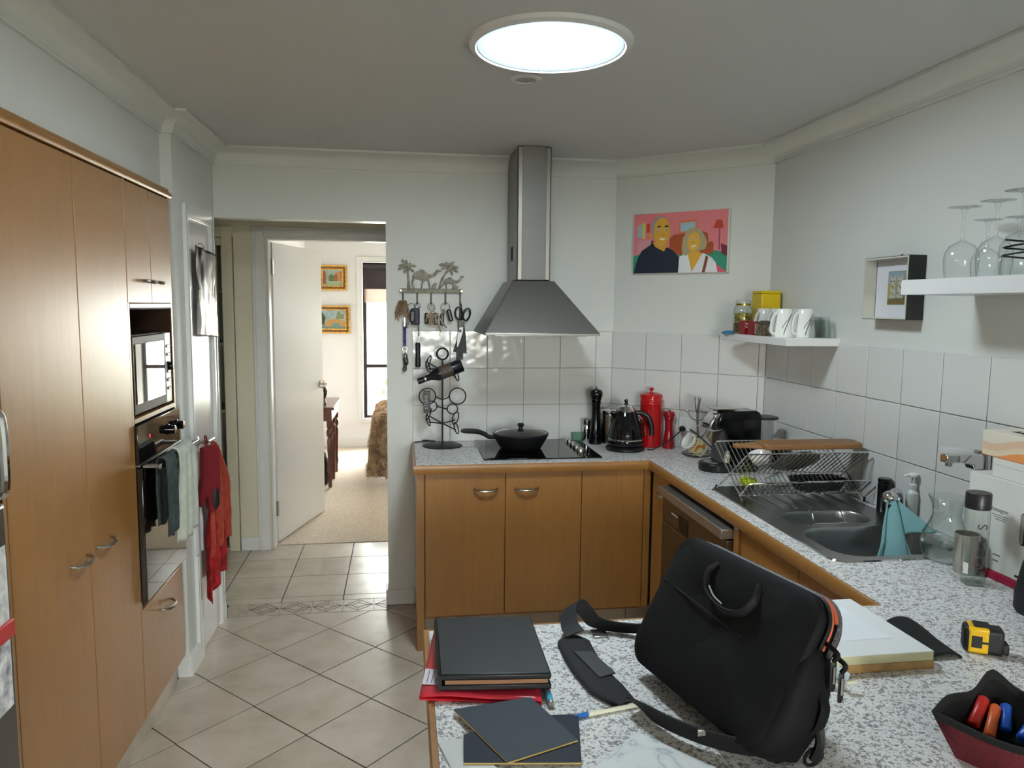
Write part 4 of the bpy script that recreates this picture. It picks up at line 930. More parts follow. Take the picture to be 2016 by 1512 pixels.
paint('painted_head', [(.585,.46),(.6,.6),(.655,.67),(.7,.62),(.725,.5),(.7,.4),(.655,.345),(.61,.37)], (210,162,60))
for u, v in ((.615,.535),(.675,.56)):
    paint('painted_eye', oval(u,v,.014,.016,12), (236,232,214)); paint('painted_pupil', oval(u,v,.008,.012,10), (70,36,24))
paint('painted_smile', [(.62,.43),(.68,.455),(.675,.43),(.645,.415)], (238,234,226)); paint('painted_nose', oval(.65,.49,.014,.011,12), (190,140,46))
paint('painted_strap', [(.745,.01),(.775,.01),(.805,.25),(.78,.28)], (118,66,44))
# ------------------------------------------------------------------ small corner shelf with cups
ss = box('floating_shelf', 1.53, XR-.0012, 2.815, 3.43, 1.481, 1.513, mat('white_shelf_lacquer', (232,230,228), .25), None, .002); tag(ss, 'white floating corner shelf carrying cups and tins', 'shelf')
SZ = 1.5132
tj = thing('tea_jar', 'glass tea jar with clip lid at the back of the corner shelf', 'jar', (1.585,3.33,SZ))
lathe('jar_glass', [(.001,0),(.042,0),(.045,.006),(.045,.105),(.04,.122),(.033,.13),(.033,.142),(.031,.142),(.031,.13),(.038,.12),(.0425,.104),(.0425,.008),(.001,.006)], MT['glass'], tj, 32, cap0=False, cap1=False)
lathe('tea_leaves', [(.001,.007),(.0415,.009),(.0415,.05),(.001,.054)], mat('tea_leaves', (84,66,24), .9, var=.6, vscale=120), tj, 28)
lathe('tea_bags', [(.04,.0545),(.0405,.06),(.039,.095),(.001,.1)], mat('foil_packets', (150,134,60), .35, .4, var=.5, vscale=70), tj, 28)
lathe('lid', [(.034,.1425),(.036,.146),(.036,.152),(.03,.158),(.001,.16)], MT['glass'], tj, 28)
lathe('brass_clip', [(.0342,.132),(.0355,.133),(.0355,.139),(.0342,.14)], mat('brass', (196,160,70), .25, 1), tj, 28, cap0=False, cap1=False)
yt = thing('yellow_tin', 'tall yellow tin standing in the shelf corner', 'tin', (1.70,3.335,SZ))
box('tin_body', -.048, .048, -.05, .05, 0, .187, mat('yellow_enamel', (222,190,10), .35), yt, .005, seg=3); box('tin_lid', -.0485, .0485, -.0505, .0505, .1872, .2, mat('yellow_enamel_lid', (226,195,12), .35), yt, .005, seg=3)
def cup(loc, rz, label):
    t = thing('tall_cup', label, 'cup', loc, rz, 'white cups on the corner shelf')
    r = [(.0455,0),(.0462,.002),(.0445,.03),(.039,.08),(.034,.112),(.031,.118),(.001,.1185)]
    lathe('cup_body', r+[], MT['ceramic'], t, 32, cap0=False, cap1=True)
    tube('cup_handle', spl([(-.045,0,.012),(-.066,0,.022),(-.066,0,.055),(-.054,0,.09),(-.038,0,.1)],5), [.0075]*21, MT['ceramic'], t, 8, flat=.6)
    R = lambda z: .0468-.0105*(z/.112)-.0006*math.sin(z/.112*PI)
    for ph, z0, z1, wd in ((-2.3,.008,.1,.0022), (-2.45,.035,.088,.0016)):
        pts = [((R(z)+.0004)*math.cos(a), (R(z)+.0004)*math.sin(a), z) for z, a in [(z0+(z1-z0)*k/12, ph+.9*(k/12)**1.5) for k in range(13)]]
        tube('grey_stripe', pts, [wd*.4]+[wd]*11+[wd*.3], mat('grey_glaze', (120,120,122), .2), t, 5)
    return t
c0 = cup((1.668,2.93,SZ), .35, 'white cup with grey swirl, nearest to the glass tumbler')
dup(c0, (1.588,2.955,SZ), .3, 'white cup with grey swirl, second from the glass tumbler')
dup(c0, (1.712,3.04,SZ), .5, 'white cup half hidden behind the two front cups')
dup(c0, (1.636,3.088,SZ), .4, 'white cup directly behind the clock tin, nearest the front')
dup(c0, (1.632,3.205,SZ), .4, 'white cup in the middle of the back row')
tg1 = thing('glass_tumbler', 'upturned faceted glass tumbler at the shelf end', 'tumbler', (1.700,2.862,SZ), 0, 'tumblers on the corner shelf')
lathe('tumbler_wall', [(.041,0),(.042,.002),(.036,.08),(.032,.086),(.001,.087),(.001,.074),(.032,.074),(.039,.002)], glass('pale_glass', (.88,.91,.90)), tg1, 12, cap0=False, cap1=False, smooth=15)
dup(tg1, (1.722,2.965,SZ), .2, 'upturned glass tumbler partly hidden behind the end cup')
def tin(name, loc, rz, w_, d_, h_, m, label, marks):
    t = thing(name, label, 'tin', loc, rz); box('tin_box', -w_/2, w_/2, -d_/2, d_/2, 0, h_, m, t, .003)
    for (u0,u1,v0,v1,c) in marks: box('print', -w_/2+u0*w_, -w_/2+u1*w_, -d_/2-.0006, -d_/2-.0002, v0*h_, v1*h_, mat('tin_print', c, .5), t, smooth=0)
    return t
MT['redtin'] = mat('red_tin', (140,18,32), .3)
tin('red_tin', (1.5595,3.233,SZ), .1, .052, .05, .062, MT['redtin'], 'dark red souvenir tin at the front of the tea jar', [(.08,.42,.72,.86,(220,210,205)),(.1,.3,.5,.6,(220,210,205)),(.55,.9,.55,.64,(220,210,205))])
tin('red_tin', (1.563,3.158,SZ), .1, .046, .05, .06, MT['redtin'], 'dark red souvenir tin with pale lettering beside the clock tin', [(.1,.25,.1,.9,(210,190,180)),(.35,.5,.3,.8,(190,150,140))])
ct = thing('clock_tin', 'bronze clock tower tin on the shelf front', 'tin', (1.562,3.068,SZ), .3)
box('tower', -.026, .026, -.026, .026, 0, .05, mat('bronze_print', (110,98,76), .4, .3, var=.4, vscale=90), ct, .002)
mb = MB(); mb.rings([[(-.027,-.027,.0502),(.027,-.027,.0502),(.027,.027,.0502),(-.027,.027,.0502)],[(-.012,-.012,.066),(.012,-.012,.066),(.012,.012,.066),(-.012,.012,.066)]]); mesh('tower_roof', mb, mat('bronze_roof', (92,86,74), .45, .3), ct, bevel=.001)
lathe('clock_face', [(.012,-.0272),(.012,-.0262)], mat('clock_face', (190,190,200), .4), ct, 20, c=(.004,0,.028), axis='y')
for a, L in ((.4,.008),(2.2,.006)): box('clock_hand', .0034, .0046, -.0276, -.0273, .028, .028+L, MT['black'], ct)
bl = mesh('blue_cloth', MB().grid(lambda u,v: (1.52+.075*u+.008*math.sin(v*9), 3.30+.125*v+.01*math.sin(u*5), SZ+.004+.006*abs(math.sin(u*7+v*5))-(.012*max(0,.14-u)/.14)), 14, 14), mat('sky_blue_cloth', (70,140,176), .9), None, solid=.0015, recalc=False); tag(bl, 'folded light blue cloth at the shelf front corner', 'cloth')
# ------------------------------------------------------------------ framed picture on the right wall
FX = 1.698
fm = thing('box_frame', 'white deep box frame with animal print on the right wall', 'picture frame', (XR-.001, 2.4575, 1.597))
fw_, fh_, dp = .245, .221, .065
MT['frameblack'] = mat('black_frame_side', (18,22,22), .4); MT['framewhite'] = mat('silver_white_frame', (214,212,200), .35)
for n_, b_ in (('frame_side',(-dp,-.0005,-fw_/2,-fw_/2+.004,0,fh_)), ('frame_side',(-dp,-.0005,fw_/2-.004,fw_/2,0,fh_)), ('frame_side',(-dp,-.0005,-fw_/2+.004,fw_/2-.004,0,.004)), ('frame_side',(-dp,-.0005,-fw_/2+.004,fw_/2-.004,fh_-.004,fh_))):
    box(n_, *b_, MT['frameblack'], fm)
for n_, b_ in (('inner_lip',(-dp-.002,-.02,-fw_/2+.001,-fw_/2+.006,.002,fh_-.002)), ('inner_lip',(-dp-.002,-.02,fw_/2-.006,fw_/2-.001,.002,fh_-.002)), ('inner_lip',(-dp-.002,-.02,-fw_/2+.006,fw_/2-.006,.002,.007)), ('inner_lip',(-dp-.002,-.02,-fw_/2+.006,fw_/2-.006,fh_-.007,fh_-.002))):
    box(n_, *b_, MT['framewhite'], fm)
box('mat_board', -.018, -.006, -fw_/2+.006, fw_/2-.006, .007, fh_-.007, mat('mat_board', (222,222,228), .8), fm)
pr = box('print', -.0188, -.0182, -.048, .048, .052, .172, mat('print_paper', (150,150,120), .7), fm)
play = [-.0192]
def pprint(pts, c, name='print_shape'):
    play[0] -= .00015
    mb = MB(); mb.tf = Matrix(((0,0,1,play[0]),(-1,0,0,0),(0,1,0,.052),(0,0,0,1))); mb.prism([(a*.096-.048,b*.12) for a,b in pts], 0, .0001); return mesh(name, mb, mat(name, c, .7), pr, smooth=0)
pprint([(.02,.62),(.98,.62),(.98,.98),(.02,.98)], (146,164,172), 'print_sky'); pprint([(.02,.2),(.4,.2),(.55,.74),(.3,.66),(.02,.6)], (168,160,64), 'print_grass'); pprint([(.02,.02),(.98,.02),(.98,.24),(.02,.16)], (120,104,60), 'print_soil')
for ox in (.3,.72):
    pprint([(ox-.16,.2),(ox-.14,.5),(ox-.1,.62),(ox-.16,.8),(ox-.16,.92),(ox-.08,.82),(ox+.08,.82),(ox+.16,.94),(ox+.17,.8),(ox+.1,.62),(ox+.16,.45),(ox+.18,.2)], (186,182,170), 'print_animal')
    for q in ((-.08,.7),(.06,.7),(-.04,.55),(.05,.5),(-.08,.35),(.06,.3)): pprint(oval(ox+q[0],q[1],.03,.025,8), (58,50,46), 'print_spot')
tube('hanging_loop', [(-.01,-.012,fh_),(-.012,-.012,fh_+.008),(-.01,-.004,fh_+.008),(-.01,-.004,fh_)], .0022, MT['iron'], fm, 6)
# ------------------------------------------------------------------ glass shelf
gs = box('floating_shelf', 1.512, XR-.0012, .95, 2.11, 1.677, 1.722, mat('white_shelf_satin', (232,232,232), .3), None, .0015); tag(gs, 'long white floating shelf carrying upturned wine glasses', 'shelf')
GZ = 1.7222
wglass = glass('wine_glass_clear', (.97,.98,.98), edge=.3)
def wine(loc, h, rb, label, zig=False, rz=0):
    t = thing('wine_glass', label, 'wine glass', loc, rz, 'upturned wine glasses on the shelf')
    b = h*.53
    lathe('bowl', [(rb*.86,0),(rb*.95,b*.25),(rb,b*.5),(rb*.96,b*.68),(rb*.72,b*.87),(rb*.3,b*.97),(.006,b*1.02),(.0045,b*1.1)], wglass, t, 36, cap0=False, cap1=False)
    lathe('stem', [(.0046,b*1.08),(.0038,b*1.25),(.0038,h*.88),(.007,h*.95),(.012,h*.975)], wglass, t, 16, cap0=False, cap1=False)
    lathe('foot', [(.012,h*.975),(rb*.5,h*.988),(rb*.92,h*.995),(rb*.93,h),(.001,h)], wglass, t, 36, cap0=False, cap1=False)
    if zig:
        pts = []
        for k in range(6): pts.append((-3.25+(k % 2)*1.5, b*(.80-.09*k)))
        fine = []
        for k in range(5):
            for q in range(8): f_ = q/8; fine.append((pts[k][0]+(pts[k+1][0]-pts[k][0])*f_, pts[k][1]+(pts[k+1][1]-pts[k][1])*f_))
        rad = lambda z: rb*(.86+.14*math.sin(min(1, z/(b*.5))*PI/2)) if z < b*.5 else rb*(1-.28*max(0,(z/b-.5)/.37)**2)
        tube('zigzag_print', [((rad(z)+.0008)*math.cos(a), (rad(z)+.0008)*math.sin(a), z) for a, z in fine], .0026, MT['black'], t, 6)
    return t
wine((1.60,1.975,GZ), .205, .046, 'clear wine glass at the left end of the shelf')
wine((1.617,1.872,GZ), .210, .046, 'clear wine glass second from the left end of the shelf')
wine((1.705,2.005,GZ), .175, .040, 'short clear wine glass at the back left of the shelf')
wine((1.70,1.885,GZ), .17, .040, 'short clear wine glass at the back middle of the shelf')
wine((1.598,1.762,GZ), .222, .050, 'wine glass with black zigzag print', True)
wine((1.71,1.77,GZ), .205, .045, 'clear wine glass behind the zigzag glass')
wine((1.625,1.655,GZ), .21, .046, 'clear wine glass cut by the right picture edge')
# ------------------------------------------------------------------ sink
sk_ = thing('kitchen_sink', 'stainless steel double bowl sink with drainer', 'sink', (0,0,0))
def rr(x0, x1, y0, y1, r, n=6): return [((x0+x1)/2+x, (y0+y1)/2+y) for x, y in rrect(x1-x0, y1-y0, r, n)]
outer = rr(1.24,1.718,1.94,2.85,.05); h1 = rr(1.315,1.62,2.295,2.455,.07); h2 = rr(1.282,1.69,1.972,2.26,.09)
bm = bmesh.new(); loops = []
for lp in (outer, h1, h2):
    vs = [bm.verts.new((x,y,BZ+.0042)) for x,y in lp]
    loops += [bm.edges.new((vs[i], vs[(i+1) % len(vs)])) for i in range(len(vs))]
bmesh.ops.triangle_fill(bm, edges=loops, use_beauty=True)
me = bpy.data.meshes.new('deck'); 
bmesh.ops.recalc_face_normals(bm, faces=bm.faces)
if sum(f.normal.z for f in bm.faces) < 0: bmesh.ops.reverse_faces(bm, faces=bm.faces)
bm.to_mesh(me); bm.free(); me.materials.append(MT['sinksteel'])
o_ = bpy.data.objects.new('deck', me); COL.objects.link(o_); o_.parent = sk_
mb = MB(); mb.rings([[(x,y,BZ+.0042) for x,y in outer], [(1.479+(x-1.479)*1.012, 2.395+(y-2.395)*1.006, BZ+.0002) for x,y in outer]], False, False); mesh('rim', mb, MT['chrome'], sk_)
for hole, dpth, nm in ((h1,.09,'half_bowl'), (h2,.165,'main_bowl')):
    cx = sum(p[0] for p in hole)/len(hole); cy = sum(p[1] for p in hole)/len(hole)
    sc_ = lambda s, z: [(cx+(x-cx)*s, cy+(y-cy)*s, BZ+.0042+z) for x, y in hole]
    mb = MB(); mb.rings([sc_(1,0), sc_(.985,-.003), sc_(.975,-.012), sc_(.94,-dpth*.85), sc_(.9,-dpth*.97), sc_(.8,-dpth), sc_(.1,-dpth-.004)], False, True)
    o_ = mesh(nm, mb, MT['sinksteel'], sk_, solid=0, smooth=50)
    lathe('waste', [(.035,0),(.03,.002),(.001,.0015)], MT['chrome'], o_, 20, c=(cx,cy,BZ+.0045-dpth-.0035), cap0=False)
for k in range(7):
    x = 1.32+.055*k
    mb = MB(); mb.tube([(x,2.50,BZ+.0045),(x,2.515,BZ+.0068),(x,2.72,BZ+.0068),(x,2.735,BZ+.0045)], .0045, 6); mesh('drainer_rib', mb, MT['sinksteel'], sk_)
# wire caddy in the half bowl
wc = thing('wire_caddy', 'small chrome wire caddy hooked over the sink divider', 'caddy', (1.45,2.33,BZ+.0045))
for pts in ([(-.07,.0,-.02),(.07,.0,-.02)], [(-.07,-.03,.0),(.06,-.03,.0)], [(-.06,.02,.035),(-.06,.0,.03),(-.05,-.01,-.03)], [(.06,.03,.03),(.05,0,.025),(.055,-.03,-.015)], [(-.055,-.045,-.02),(-.055,.03,-.02)], [(.055,-.045,-.02),(.055,.03,-.02)]):
    tube('wire', pts, .0022, MT['chrome'], wc, 6)
# ------------------------------------------------------------------ dish rack
dk = thing('dish_rack', 'folding chrome wire dish rack on the sink drainer', 'dish rack', (0,0,BZ+.0045))
x0, x1 = 1.25, 1.735
A0, A1, B0, B1, C0, C1 = (2.555,.006), (2.835,.19), (2.80,.006), (2.535,.196), (2.585,.03), (2.515,.092)
def frame(nm, p, q, r=.0034, lo=0.0):
    e = .0
    t0 = (p[0]+(q[0]-p[0])*lo, p[1]+(q[1]-p[1])*lo)
    tube(nm, [(x0,t0[0],t0[1]),(x0,q[0]-(q[0]-p[0])*.04,q[1]-(q[1]-p[1])*.04),(x0+.01,q[0],q[1]),(x1-.01,q[0],q[1]),(x1,q[0]-(q[0]-p[0])*.04,q[1]-(q[1]-p[1])*.04),(x1,t0[0],t0[1])], r, MT['chrome'], dk, 7)
frame('frame', A0, A1); frame('frame', B0, B1); frame('frame', C0, C1)
mid = (2.683,.09)
tube('cross_bar', [(x0,mid[0],mid[1]),(x1,mid[0],mid[1])], .0034, MT['chrome'], dk, 7); tube('cross_bar', [(x0,C0[0],C0[1]),(x1,C0[0],C0[1])], .003, MT['chrome'], dk, 7)
for x in (x0,x1):
    for p in (A0,B0): mesh('foot_cap', MB().lathe([(.005,-.005),(.005,.014)], 8, (x,p[0],p[1])), MT['black'], dk)
rodm = {}
for nm, p, q in (('a',(A0[0]+(A1[0]-A0[0])*.12,A0[1]+(A1[1]-A0[1])*.12),A1), ('b',mid,B1), ('c',C0,C1)):
    for k in range(24):
        x = x0+(x1-x0)*(k+.9)/25.0
        if nm not in rodm:
            rodm[nm] = tube('rod', [(0,p[0],p[1]),(0,q[0],q[1])], .0018, MT['chrome'], dk, 5); o_ = rodm[nm]
        else: o_ = rodm[nm].copy(); COL.objects.link(o_)
        o_.location = (x,0,0)
# things in the rack
cbd = thing('chopping_board', 'wooden paddle chopping board resting on top of the dish rack', 'chopping board', (1.535,2.62,BZ+.0045+.203), rot=(.04,0,-.03))
MT['board'] = wood('acacia_board', (134,92,52), .5, 'x', .05)
mesh('board', MB().prism([(x,y) for x,y in rrect(.40,.10,.03)], 0, .02), MT['board'], cbd, bevel=.004)
mesh('board_handle', MB().prism([(-.2,-.04),(-.2,.04),(-.25,.018),(-.29,.018),(-.305,.0),(-.29,-.018),(-.25,-.018)], .001, .016), MT['board'], cbd, bevel=.004)
wbw = lathe('small_bowl', [(.001,0),(.022,0),(.03,.006),(.045,.04),(.043,.042),(.027,.01),(.001,.006)], MT['ceramic'], None, 28, cap0=False, cap1=False); wbw.location = (1.385,2.700,BZ+.13); wbw.rotation_euler = (-.62,.1,0); tag(wbw, 'white bowl leaning in the dish rack', 'bowl')
bp = thing('black_baking_tin', 'black non-stick tin in the lower dish rack', 'tin', (1.60,2.66,BZ+.033))
mb = MB(); mb.rings([[(x,y,z) for x,y in rrect(w_,w_*.55,.03,4)] for w_, z in ((.17,0),(.2,.04),(.212,.042),(.212,.045),(.196,.044),(.166,.006))]); mesh('tin_body', mb, MT['panblack'], bp)
spg = box('sponge', 1.305, 1.355, 2.66, 2.72, BZ+.05, BZ+.075, mat('lime_sponge', (190,206,20), .9, var=.1, vscale=90, bump=.6, bscale=150), None, .005); tag(spg, 'lime yellow sponge in the lower dish rack', 'sponge')
gl = lathe('drinking_glass', [(.022,0),(.03,.07),(.0285,.07),(.021,.003)], MT['glass'], None, 24, cap0=False, cap1=False); gl.rotation_euler = (1.1,.2,.4); gl.location = (1.42,2.71,BZ+.045); tag(gl, 'clear glass lying in the lower dish rack', 'glass')
pl_ = lathe('side_plate', [(.001,0),(.06,.002),(.09,.012),(.089,.015),(.06,.006),(.001,.004)], mat('grey_plate', (120,118,110), .2), None, 32, cap0=False, cap1=False); pl_.rotation_euler = (-.62,0,0); pl_.location = (1.50,2.638,BZ+.136); tag(pl_, 'grey plate leaning in the upper dish rack', 'plate')
# ------------------------------------------------------------------ taps, bottles and cloth at the sink
wtap = thing('wall_tap', 'square chrome wall tap above the sink', 'tap', (XR-.0085,2.012,1.178))
box('wall_plate', -.012, 0, -.03, .03, -.028, .028, MT['chrome'], wtap, .003)
box('spout', -.138, -.012, -.016, .016, -.004, .022, MT['chrome'], wtap, .004)
mesh('spout_neck', sideprism([(-.012,-.026),(-.012,.02),(-.06,.02),(-.085,-.004),(-.05,-.01),(-.045,-.026)], -.02, .02), MT['chrome'], wtap, bevel=.003)
lathe('nozzle', [(.009,-.016),(.0095,-.014),(.0095,-.004)], MT['nickel'], wtap, 18, c=(-.118,0,0))
stp = thing('sink_tap', 'short chrome tap with downturned nozzle at the sink back', 'tap', (1.722,2.335,BZ+.0045))
lathe('tap_base', [(.02,0),(.02,.012),(.012,.018)], MT['chrome'], stp, 20)
tube('tap_neck', spl([(0,0,.015),(0,0,.07),(-.02,-.015,.1),(-.06,-.045,.108),(-.085,-.065,.1)],5), .011, MT['chrome'], stp, 12)
hdl = mesh('tap_head', MB().sphere((-.09,-.07,.095), .026, 16, 10, (1,1,.9)), MT['chrome'], stp)
lathe('nozzle', [(.006,.028),(.008,.032),(.012,.06),(.014,.085)], MT['nickel'], stp, 16, c=(-.095,-.074,0))
lathe('aerator', [(.008,-.006),(.008,0),(.004,.001)], MT['black'], stp, 12, c=(-.105,-.09,.07), axis='y')
sb = thing('soap_bottle', 'dark soap bottle behind the sink tap', 'bottle', (1.728,2.43,BZ+.0002)); lathe('bottle', [(.022,0),(.024,.003),(.024,.105),(.02,.11)], mat('dark_bottle', (26,22,26), .1), sb, 24); lathe('cap', [(.0225,.1102),(.024,.111),(.024,.122),(.02,.125)], MT['blackgloss'], sb, 24)
pb = thing('pump_bottle', 'white pump soap dispenser behind the teal cloth', 'pump bottle', (1.737,2.295,BZ+.0002))
lathe('bottle', [(.018,0),(.0195,.003),(.0195,.105),(.012,.115),(.01,.118)], mat('frosted_bottle', (206,210,206), .25), pb, 20); lathe('collar', [(.011,.1182),(.012,.12),(.012,.135),(.009,.138)], MT['white'], pb, 18); lathe('plunger', [(.005,.138),(.005,.158),(.014,.162),(.015,.17),(.012,.174)], MT['white'], pb, 18)
mesh('nozzle', MB().box(-.034,-.008,-.005,.005,.162,.171), MT['white'], pb, bevel=.003)
def clothfn(path, wid, ph, wd=(.75,-.5,0)):
    P_ = spl(path, 8)
    def fn(u, v):
        i = min(int(v*(len(P_)-1)), len(P_)-2); f_ = v*(len(P_)-1)-i; p = P_[i].lerp(P_[i+1], f_)
        wv = wid(v); a = (u-.5)
        return (p.x+a*wv*wd[0]+.008*math.sin(u*11+ph)*min(1,v*2), p.y+a*wv*wd[1]-.010*math.cos(u*9+ph)*min(1,v*2), p.z+a*wv*wd[2]+.004*math.sin(u*13))
    return fn
MT['teal'] = NT('teal_weave').m
k = NT('teal_woven_cloth'); co = k.coords('Object'); wv_ = k.n('ShaderNodeTexWave', wave_type='BANDS', bands_direction='Z'); wv_.inputs['Scale'].default_value = 210; wv_.inputs['Distortion'].default_value = 3; wv_.inputs['Detail'].default_value = 2
k.l(co, wv_.inputs['Vector']); k.l(k.ramp(wv_.outputs[0], [(.25,(104,152,158)),(.7,(142,186,186))]), k.b.inputs['Base Color']); k.b.inputs['Roughness'].default_value = .9; MT['teal'] = k.m
tcl = thing('teal_dishcloth', 'teal woven dishcloth hanging over the sink tap', 'cloth', (0,0,0))
mesh('front_fold', MB().grid(clothfn([(1.634,2.266,1.014),(1.625,2.24,.98),(1.605,2.205,.93),(1.585,2.16,.87),(1.572,2.135,.828)], lambda v: .016+.125*v, .4), 20, 26), MT['teal'], tcl, solid=.003, recalc=False)
def rearfn(u, v):
    A_, B_, T_ = Vector((1.602,2.185,.885)), Vector((1.702,2.115,.921)), Vector((1.645,2.262,1.002))
    p = T_.lerp(A_.lerp(B_, u), v); f_ = math.sin(u*9+1)*v
    return (p.x+.007*f_, p.y-.009*f_, p.z+.006*math.sin(u*PI)*v)
mesh('rear_fold', MB().grid(rearfn, 18, 20), MT['teal'], tcl, solid=.003, recalc=False)
cf = thing('glass_carafe', 'clear glass carafe with narrow waist beside the sink', 'carafe', (1.583,1.937,BZ+.0045))
cg = glass('carafe_glass', (.95,.97,.96))
lathe('carafe_wall', [(.001,0),(.05,0),(.056,.004),(.061,.012),(.066,.045),(.062,.075),(.046,.105),(.038,.13),(.041,.16),(.052,.185),(.0505,.185),(.0395,.16),(.0365,.13),(.0445,.104),(.0605,.074),(.0645,.045),(.055,.008),(.001,.006)], cg, cf, 40, cap0=False, cap1=False)
lathe('water', [(.053,.0085),(.06,.02),(.0642,.045),(.0636,.05),(.001,.0505)], glass('water', (.93,.96,.96)), cf, 40, cap0=False)
wb_ = thing('water_bottle', 'clear cylindrical water bottle with black cap', 'bottle', (1.522,1.752,BZ+.0002))
lathe('bottle_wall', [(.001,0),(.029,0),(.0305,.004),(.0305,.195),(.0295,.2),(.0295,.206)], glass('bottle_glass', (.93,.955,.94)), wb_, 36, cap0=False, cap1=False)
lathe('water', [(.001,.006),(.0285,.006),(.0285,.03),(.001,.0302)], glass('bottle_water', (.88,.93,.9)), wb_, 32, cap0=False, cap1=False)
lathe('cap', [(.0298,.2065),(.031,.208),(.031,.247),(.029,.25),(.001,.25)], mat('black_cap', (30,30,32), .35), wb_, 36)
for i, ch_ in enumerate('VOSS'):
    text('lettering', ch_, .036, mat('grey_ink', (86,84,86), .5), wb_, Matrix.Rotation(-.2,4,'Z') @ Matrix.Translation((0,-.0309,.055+.036*i)) @ Matrix.Rotation(PI/2,4,'X') @ Matrix.Rotation(PI/2,4,'Z') )
lb = box('barcode_label', -.008, .006, -.0312, -.0308, .03, .06, mat('barcode_paper', (216,216,210), .6), wb_); lb.rotation_euler = (0,0,-1.3)
stm = lathe('steel_tumbler', [(.001,0),(.0295,0),(.031,.003),(.032,.112),(.0305,.112),(.0295,.004),(.001,.003)], mat('satin_tumbler', (186,184,172), .35, .8), None, 32, cap0=False, cap1=False); stm.location = (1.564,1.83,BZ+.0002); tag(stm, 'steel tumbler behind the water bottle', 'tumbler')
rp = box('red_placemat', 1.596, XR-.012, 1.40, 1.884, BZ+.0002, BZ+.0215, mat('crimson_felt', (168,20,60), .8), None, .003); tag(rp, 'crimson slab under the white carton', 'placemat')
cx_ = thing('white_carton', 'white carton with handle slot and grey print', 'carton', (1.603,0,BZ+.0217))
MT['carton'] = mat('white_card', (226,226,220), .5)
box('carton_body', .0, .145, 1.40, 1.884, 0, .256, MT['carton'], cx_, .002)
sl = mesh('handle_slot', MB().prism([(x,y) for x,y in rrect(.026,.085,.008,4)], 0, .0006), mat('slot_shadow', (34,32,30), .8), cx_, smooth=0); sl.matrix_local = Matrix.Translation((-.0003,1.684,.142)) @ Matrix(((0,0,-1,0),(1,0,0,0),(0,1,0,0),(0,0,0,1)))
sl2 = mesh('slot_edge', MB().prism([(x,y) for x,y in rrect(.009,.08,.004,4)], 0, .0004), mat('slot_card', (150,146,138), .7), cx_, smooth=0); sl2.matrix_local = Matrix.Translation((-.0009,1.6905,.142)) @ Matrix(((0,0,-1,0),(1,0,0,0),(0,1,0,0),(0,0,0,1)))
wbx = thing('white_box', 'flat white box between the white carton and the tissue box', 'box', (1.612,0,BZ+.0217+.2562)); box('box_body', 0, .13, 1.40, 1.815, 0, .051, MT['carton'], wbx, .002); box('lid_line', -.0005, -.0001, 1.402, 1.813, .034, .0355, mat('card_seam', (200,200,196), .6), wbx)
tm = Matrix(((0,0,-1,0),(-1,0,0,0),(0,1,0,0),(0,0,0,1)))
gp = mat('grey_carton_print', (120,120,122), .6)
text('lettering', 'hexagon', .017, gp, cx_, Matrix.Translation((-.0004,1.768,.172)) @ tm)
for i in range(3): box('small_print', -.0005, -.0002, 1.738+.004*i, 1.795-.006*i, .156-.006*i, .158-.006*i, gp, cx_)
for i in range(2): box('small_print', -.0005, -.0002, 1.755+.006*i, 1.78, .045-.016*i, .049-.016*i, gp, cx_)
tb = thing('tissue_box', 'peach and cream tissue box on the white carton', 'tissue box', (1.622,1.78,BZ+.0217+.3075), .0)
def tissuemat():
    k = NT('peach_wave_card'); tc_ = k.n('ShaderNodeTexCoord'); sp = k.n('ShaderNodeSeparateXYZ'); k.l(tc_.outputs['Object'], sp.inputs[0])
    sn = k.n('ShaderNodeMath', operation='SINE'); m_ = k.n('ShaderNodeMath', operation='MULTIPLY'); k.l(sp.outputs[1], m_.inputs[0]); m_.inputs[1].default_value = 26; k.l(m_.outputs[0], sn.inputs[0])
    ad = k.n('ShaderNodeMath', operation='MULTIPLY_ADD'); k.l(sn.outputs[0], ad.inputs[0]); ad.inputs[1].default_value = .012; k.l(sp.outputs[2], ad.inputs[2])
    col = k.ramp(ad.outputs[0], [(0,(232,150,90)),(.012,(232,150,90)),(.0125,(232,218,190)),(.03,(228,206,178)),(.0305,(226,190,158)),(.05,(226,196,170)),(.0505,(230,222,206))], 'LINEAR')
    k.l(col, k.b.inputs['Base Color']); k.b.inputs['Roughness'].default_value = .45; return k.m
box('box', 0, .12, -.15, .09, 0, .07, tissuemat(), tb, .002); box('slot', .045, .075, -.1, .04, .0702, .0708, MT['dark'], tb)
mesh('tissue', MB().grid(lambda u,v: (.04+.04*u+.012*math.sin(v*8), -.08+.1*v, .07+.05*math.sin(PI*v)**.6*(.7+.3*math.sin(u*9+v*4))*math.sin(PI*max(.08,min(.92,u)))), 14, 16), mat('tissue', (238,238,236), .9), tb, solid=.0015, recalc=False)
bk = thing('black_case', 'black fabric case cut by the right picture edge', 'case', (1.475,1.595,BZ+.0002))
mb = MB(); mb.rings([[(.055+(x)*s, -.14+(y)*s, z) for x,y in rrect(.105,.27,.035,5)] for s, z in ((.94,0),(1,.01),(1.0,.05),(.9,.12),(.78,.17),(.66,.18))]); mesh('case_body', mb, mat('black_nylon_case', (18,18,20), .6, bump=.3, bscale=300), bk)
tube('zip', [(-.001+.0,-.03-.2*k/8,.09) for k in range(9)], .003, MT['black'], bk, 6)
